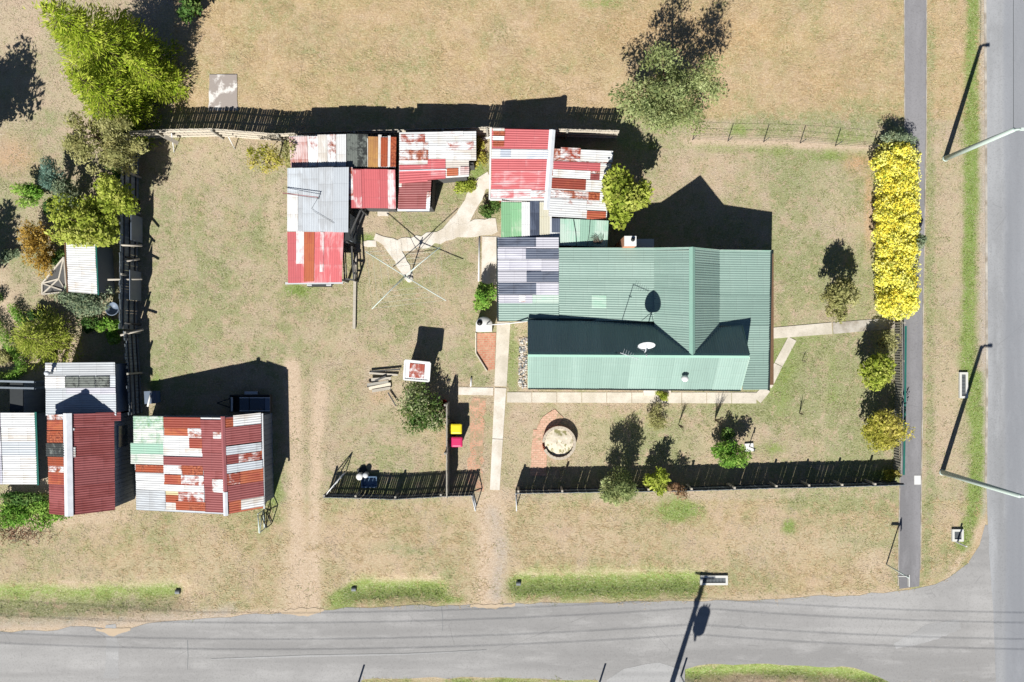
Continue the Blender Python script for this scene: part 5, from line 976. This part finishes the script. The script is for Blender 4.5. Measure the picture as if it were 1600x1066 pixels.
def plant(name, label, cat, px, py, rx, ry, h, n, size, mat, group=None, low=.15, k=14, aspect=.5, shell=.45, spray=0., droop=0., trunk=.06, lump=.42, out=.5, up=.95, stems=3, ragged=.25):
    """px,py = middle of the crown as seen; rx,ry in pixels; h = height in metres"""
    hc = h*.55; c = W(px, py, hc); kx = S*(1-hc/CAMH); base = Vector((c.x, c.y, 0)); g = thing(name, label, cat, base, group)
    n = int(n*1.5); size *= 1.08; RX, RY, RZ = rx*kx*1.13, ry*kx*1.13, h*(1-low)/2; cz = h*low+RZ; cls = []
    for i in range(k):
        d = rnd_dirs(1)[0]; r = random.uniform(.35, 1-lump*.75)*(1+random.uniform(-ragged, ragged)); q = lump*random.uniform(.65, 1.25)
        cls.append((c.x+d[0]*RX*r, c.y+d[1]*RY*r, max(cz+d[2]*RZ*r, RZ*q*.6), RX*q, RY*q, max(RZ*q, .12)))
    mb = MB(); sp = []
    for i in range(stems): a = 2*math.pi*i/stems; sp.append(base+Vector((math.cos(a)*trunk*1.2, math.sin(a)*trunk*1.2, h*.22)))
    if stems == 1: mb.tube([base, base+Vector((.03, 0, h*.2)), base+Vector((0, .04, h*.4))], [trunk*1.3, trunk, trunk*.8], 'bark', 8); limbs(mb, base+Vector((0, .04, h*.38)), [q[:3] for q in cls[:9]], trunk*.7)
    else:
        for q in sp: mb.tube([base, q], [trunk*1.2, trunk], 'bark', 6)
        for i, q in enumerate(cls[:10]): limbs(mb, sp[i % stems], [q[:3]], trunk*.7)
    mb.build('trunk' if stems == 1 else 'stems', g)
    crown('crown' if stems == 1 else 'foliage', cls, n, size, mat, g, out, up, aspect, shell, spray, (c.x, c.y, h*.3), droop)
    return g
def conifer(label, bx, by, h, r, n, size, mat, tiers=15, group=None, base_h=.3):
    b = W(bx, by); g = thing('conifer', label, 'tree', b, group); mb = MB(); mb.tube([b, b+Vector((0, 0, h*.6)), b+Vector((.05, .05, h*.97))], [.16+h*.01, .1, .02], 'bark', 8)
    P = []; AX = []; Ls = []; T = []
    for i in range(tiers):
        f = i/(tiers-1); z = base_h+(h-base_h)*f; R = r*(1-f)**.75*random.uniform(.85, 1.12)+.12; nb = max(5, int(13*(1-f*.6)))
        for j in range(nb):
            a = random.uniform(0, 2*math.pi); Rb = R*random.uniform(.65, 1.15); d = np.array([math.cos(a), math.sin(a), 0]); e = b+Vector((d[0]*Rb, d[1]*Rb, z-.10*Rb+.12))
            if j % 2 == 0: mb.tube([b+Vector((0, 0, z)), e], [.03, .008], 'bark', 4)
            m = max(8, int(n/(tiers*10)*(R/r+.25))); t = RNG.random(m)**.6; tt = random.random(); side = np.array([-d[1], d[0], 0])
            w = RNG.normal(0, .16, m)*(.35+t)*(r**.5)
            P.append(np.array([b.x, b.y, z])+d*(Rb*t)[:, None]+side*w[:, None]+np.stack([np.zeros(m), np.zeros(m), -.12*t*Rb+.2*t**2*Rb+RNG.normal(0, .06, m)], 1))
            AX.append(d*1.+side*(np.sign(w)*.55)[:, None]+RNG.normal(0, .28, (m, 3))+np.array([0, 0, .25])); Ls.append(size*RNG.uniform(.6, 1.4, m)); T.append(np.clip(.2+.4*tt+RNG.normal(.15, .2, m), 0, 1))
    mb.build('trunk', g); P = np.concatenate(P); AX = np.concatenate(AX); Ls = np.concatenate(Ls); m = len(P)
    nrm = RNG.normal(0, .45, (m, 3))+np.array([0, 0, 1.]); np_mesh('crown', leaf_cards(P, AX, nrm, Ls, Ls*.22), 4, mat, np.concatenate(T), g, WL[g])
    return g
G1 = 'tall lime conifers at the top left'
conifer('tallest lime green conifer reaching the top edge of the photo', 222, 120, 9.0, 2.7, 24000, .22, 'lime_conifer', 20, G1)
conifer('middle lime green conifer in front of the tallest one', 214, 178, 6.4, 1.9, 15000, .20, 'lime_conifer', 16, G1)
conifer('smaller lime conifer standing apart on the right of its group', 266, 140, 4.8, 1.15, 7500, .19, 'lime_conifer', 12, G1)
plant('shrub', 'dark green shrub in the shade right of the lime conifers', 'shrub', 296, 10, 20, 22, 2.2, 900, .2, 'deep_leaf')
conifer('bushy light green conifer beside the curved garden hedges', 84, 528, 3.0, 1.6, 8000, .17, 'yellow_green_leaf', 12)
plant('tree', 'dull olive tree below the lime conifers', 'tree', 166, 222, 60, 54, 4.4, 6500, .15, 'olive_leaf', None, .25, 40, .42, .55, .35, .1, .11, .24, stems=1)
plant('tree', 'dark yellow green tree overhanging the left fence', 'tree', 183, 304, 30, 38, 4.2, 3000, .15, 'yellow_green_leaf', None, .3, 14, .5, trunk=.1, stems=1)
plant('tree', 'yellow green tree shading the white garden shed', 'tree', 143, 356, 58, 40, 3.9, 5200, .16, 'yellow_green_leaf', None, .35, 22, .5, .5, trunk=.1, lump=.36, stems=1)
plant('shrub', 'blue green cypress at the left of the olive tree', 'shrub', 82, 278, 18, 26, 2.6, 1800, .14, 'blue_leaf', None, .05, 8, .3, spray=.6)
plant('shrub', 'grey green shrub below the blue cypress', 'shrub', 104, 302, 22, 28, 2.0, 1700, .12, 'grey_leaf', None, .05, 10)
plant('shrub', 'rounded fresh green shrub left of the grey green one', 'shrub', 44, 307, 28, 20, 1.5, 1600, .14, 'bright_leaf', None, .05, 10, .35, spray=.5)
plant('shrub', 'rusty orange shrub beside the white garden shed', 'shrub', 60, 388, 30, 44, 2.0, 2800, .13, 'rusty_leaf', None, .05, 14, .4, spray=.4)
plant('shrub', 'grey green shrub at the lower end of the white garden shed', 'shrub', 130, 468, 42, 30, 2.0, 2800, .14, 'grey_leaf', None, .05, 14, .4)
plant('shrub', 'small bright green shrub by the sagging fence', 'shrub', 169, 515, 19, 19, 1.1, 1100, .14, 'bright_leaf', None, .05, 8, .5)
plant('shrub', 'wide sprawling green shrub below the white roofed shed', 'shrub', 42, 802, 54, 26, .9, 3200, .14, 'bright_leaf', None, .02, 16, .5)
plant('shrub', 'dark leafy shrub in the shade of the white roofed shed', 'shrub', 34, 776, 46, 14, .8, 1300, .15, 'deep_leaf', None, .02, 12, .5)
def box_hedge(label, px, w, h, n, mat='bright_leaf', name='garden_hedge', cat='hedge', size=.08, lump=.62, group=None):
    c0 = W(*px[len(px)//2]); g = thing(name, label, cat, c0, group); cls = []; mb = MB()
    for c, d, l in along([W(*p) for p in px], .22):
        cls.append((c.x, c.y, h*.55, w*lump, w*lump, h*.5)); mb.tube([(c.x, c.y, 0), (c.x, c.y, h*.6)], .015, 'bark', 4)
    mb.build('stems', g); cen = np.array(cls)[:, :3].mean(0); crown('foliage', cls, n, size, mat, g, .8, .5, .55, .35); return g
box_hedge('outer curved low hedge beside the bushy green conifer', [(24, 480), (34, 494), (48, 512)], .46, .65, 1700, 'bright_leaf')
box_hedge('long hooked low hedge at the left edge', [(-20, 498), (2, 508), (18, 535), (38, 556), (42, 578), (24, 588), (-10, 590)], .56, .75, 5600, 'bright_leaf')
box_hedge('short dark low hedge above the hooked one', [(-10, 468), (6, 466)], .5, .6, 1000, 'deep_leaf')
mb = MB()
for i in range(420):
    p = W(random.gauss(28, 26), random.gauss(834, 8)); a = random.uniform(0, 6.28); L = random.uniform(.05, .14); mb.tube([(p.x, p.y, random.uniform(.02, .16)), (p.x+math.cos(a)*L, p.y+math.sin(a)*L, random.uniform(.02, .14))], .012, 'dead_leaf', 3)
tag(mb.build('leaf_litter'), 'reddish brown heap of dead clippings below the sprawling shrub', kind='stuff')
# outside the left edge, throwing shade into the view
plant('tree', 'broad tree beyond the left edge shading the top corner', 'tree', -78, 212, 58, 60, 5.4, 3600, .22, 'deep_leaf', None, .2, 18, trunk=.14, stems=1)
plant('tree', 'smaller tree beyond the left edge near the orange bare ground', 'tree', -58, 420, 34, 36, 3.6, 1500, .2, 'deep_leaf', None, .2, 12, trunk=.1, stems=1)
plant('shrub', 'dark bushy undergrowth between the olive tree and the dark fence', 'shrub', 190, 262, 22, 16, 1.4, 900, .13, 'deep_leaf', None, .05, 9)
plant('shrub', 'dark undergrowth around the foot of the grey green shrub', 'shrub', 128, 328, 26, 14, .9, 800, .12, 'deep_leaf', None, .03, 9)
plant('shrub', 'low dark plants in the shade beside the lower white shed shrub', 'shrub', 140, 508, 26, 14, .6, 600, .12, 'deep_leaf', None, .03, 8)
plant('shrub', 'low bushy plants between the rusty shrub and left edge', 'shrub', 14, 400, 18, 14, .6, 600, .12, 'grey_leaf', None, .03, 7)
plant('shrub', 'dark tangled shrub left of the bushy conifer below the curved hedge', 'shrub', 60, 492, 18, 14, .8, 700, .12, 'deep_leaf', None, .03, 8)
plant('shrub', 'green clump inside the hook of the low hedge', 'shrub', 8, 556, 16, 14, .5, 600, .11, 'olive_leaf', None, .03, 7)
plant('shrub', 'dark ivy like growth behind the cold frame', 'shrub', 92, 404, 16, 12, 1.0, 600, .12, 'deep_leaf', None, .03, 8)
plant('shrub', 'green shrub between the rounded fresh one and the grey green one', 'shrub', 76, 322, 18, 14, .9, 700, .12, 'deep_leaf', None, .03, 8)
plant('shrub', 'dark undergrowth at the foot of the lime conifers by the fence corner', 'shrub', 196, 196, 26, 18, 1.3, 1000, .13, 'deep_leaf', None, .03, 9)
# the yard and sheds
plant('tree', 'sparse yellow green tree beside the pink roofed shed', 'tree', 420, 246, 32, 30, 2.6, 1100, .12, 'gold_leaf', None, .3, 14, .45, .6, trunk=.05, lump=.3, stems=1)
plant('shrub', 'mixed olive shrub pressed against the pink roof corner', 'shrub', 455, 236, 15, 30, 2.5, 950, .12, 'olive_leaf', None, .1, 9)
plant('shrub', 'leafy weed clump in the gap beside the washhouse', 'shrub', 750, 240, 13, 26, .5, 800, .1, 'gold_leaf', None, .02, 9)
plant('shrub', 'light green weeds below the stepped roof shed', 'shrub', 728, 288, 24, 14, .35, 800, .1, 'yellow_green_leaf', None, .02, 9)
plant('shrub', 'round dark green shrub beside the mint lean-to', 'shrub', 767, 329, 18, 16, 1.0, 1300, .10, 'deep_leaf', None, .05, 9)
plant('tree', 'glossy yellow green tree leaning over the washhouse roof', 'tree', 974, 306, 37, 54, 4.1, 3400, .2, 'yellow_green_leaf', None, .3, 20, .6, .5, trunk=.1, lump=.36, stems=1)
plant('tree', 'large sage green tree straddling the paddock edge', 'tree', 1050, 148, 84, 74, 5.8, 11000, .14, 'sage_leaf', None, .08, 64, .42, .6, .3, .1, .13, .24, stems=1, ragged=.22)
plant('shrub', 'leafy green shrub between the white tank and the house', 'shrub', 760, 469, 19, 27, 1.9, 2200, .12, 'bright_leaf', None, .05, 12)
plant('shrub', 'dark flowering bush behind the outhouse', 'shrub', 660, 636, 37, 42, 2.0, 4200, .13, 'flower_leaf', None, .04, 18, .5)
# front garden
plant('tree', 'slim dark olive tree on the lawn beside the yellow hedge', 'tree', 1312, 462, 29, 38, 2.9, 3000, .15, 'olive_leaf', None, .2, 22, .5, .6, trunk=.05, lump=.32, stems=1)
plant('shrub', 'bright yellow green bush, upper of two along the low picket fence', 'shrub', 1374, 578, 33, 30, 2.6, 2900, .15, 'yellow_green_leaf', 'bushes along the low picket fence', .05, 14, .6)
plant('shrub', 'golden green bush, lower of two along the low picket fence', 'shrub', 1382, 672, 39, 36, 2.6, 3400, .14, 'gold_leaf', 'bushes along the low picket fence', .05, 16, .5)
plant('shrub', 'thin bare looking bush below the gate walk', 'shrub', 1386, 536, 18, 22, 1.8, 500, .12, 'olive_leaf', None, .1, 10)
plant('shrub', 'small golden shrub where the front fence meets the footpath', 'shrub', 1397, 741, 15, 14, 1.0, 600, .11, 'gold_leaf', None, .05, 8)
plant('tree', 'feathery grey green tree growing over the front fence', 'tree', 962, 762, 38, 38, 3.5, 3000, .17, 'sage_leaf', None, .2, 18, .28, .55, .5, .2, .06, .32, stems=1, ragged=.35)
plant('shrub', 'loose yellow green shrub behind the front fence', 'shrub', 1026, 752, 23, 24, 2.2, 950, .2, 'yellow_green_leaf', None, .1, 12, .35, spray=.4)
plant('shrub', 'brownish half bare shrub behind the front fence', 'shrub', 1058, 764, 20, 13, 2.0, 750, .12, 'brown_leaf', None, .1, 10, .4)
plant('shrub', 'rounded bright green shrub on the front lawn', 'shrub', 1140, 710, 27, 24, 2.1, 1900, .15, 'bright_leaf', None, .15, 12, .4)
plant('shrub', 'dark round shrub above the bright one on the lawn', 'shrub', 1136, 678, 14, 13, 1.0, 500, .12, 'deep_leaf', None, .1, 8)
plant('shrub', 'pale soft shrub in front of the house path', 'shrub', 1028, 656, 18, 22, 1.2, 1000, .11, 'olive_leaf', None, .05, 9, .3, spray=.4)
plant('shrub', 'yellow flowering plant at the door step', 'shrub', 1035, 618, 15, 8, .6, 700, .10, 'yellow_green_leaf', None, .05, 7)
def bare(label, px, py, h, spread, n):
    b = W(px, py); mb = MB()
    for i in range(n):
        a = random.uniform(0, 6.28); r = spread*random.uniform(.2, 1); t = b+Vector((math.cos(a)*r, math.sin(a)*r, h*random.uniform(.7, 1))); m = b.lerp(t, .5)+Vector((0, 0, .1)); mb.tube([b, m, t], [.018, .012, .004], 'twig', 4)
        for q in range(2): mb.tube([m.lerp(t, .3*q), t+Vector((random.uniform(-.2, .2), random.uniform(-.2, .2), random.uniform(-.1, .15)))], [.008, .003], 'twig', 3)
    tag(mb.build('bare_shrub'), label, 'shrub', 'bare twiggy shrubs on the lawn')
bare('bare twiggy shrub in front of the house left of its twin', 1060, 664, 1.5, .22, 7); bare('bare twiggy shrub near the dark round one', 1117, 656, 1.5, .35, 14); bare('tiny bare sapling in the middle of the side lawn', 1249, 646, .9, .18, 6); bare('single bare stick on the lawn below the gate walk', 1253, 564, .6, .06, 3)
# the yellow hedge
g = thing('hedge', 'long flowering yellow hedge beside the footpath', 'hedge', W(1398, 362)); cls = []; mb = MB()
for yc, ry, xr, hh in [(248, 32, 39, 1.42), (276, 34, 38, 1.5), (306, 34, 37, 1.45), (334, 34, 38, 1.5), (364, 34, 37, 1.48), (394, 34, 37, 1.45), (424, 34, 38, 1.5), (450, 32, 38, 1.5), (474, 26, 37, 1.42)]:
    for q in range(22):
        a = random.uniform(0, 6.28); r = random.uniform(.2, .8)**.7; c = W(1402+random.uniform(-2, 2)+math.cos(a)*r*xr*.98, yc+math.sin(a)*r*ry*.9, 1.); rr = random.uniform(.20, .38); z = hh*math.sqrt(max(.15, 1-.75*r*r))-rr*.6
        cls.append((c.x, c.y, max(z, .3), rr, rr, rr*1.1))
    c = W(1402, yc, .6); cls.append((c.x, c.y, hh*.42, xr*.033, ry*.036, hh*.46)); mb.tube([(c.x, c.y, 0), (c.x, c.y, hh*.6)], [.05, .02], 'bark', 6)
mb.build('stems', g)
crown('flowers', cls, 30000, .11, 'yellow_leaf', g, .6, 1.3, .7, .15); crown('foliage', [(c[0], c[1], c[2]-.02, c[3]*1.02, c[4]*1.02, c[5]) for c in cls], 11000, .12, 'yellow_green_leaf', g, .7, .6, .5, .3)
plant('shrub', 'dark twiggy shrub at the upper end of the yellow hedge', 'shrub', 1402, 212, 28, 16, 1.5, 1100, .16, 'grey_leaf', None, .05, 10, .25, spray=.5)
plant('shrub', 'small grey shrub growing through the middle of the yellow hedge', 'shrub', 1431, 378, 13, 18, 1.75, 620, .11, 'grey_leaf', None, .05, 7)
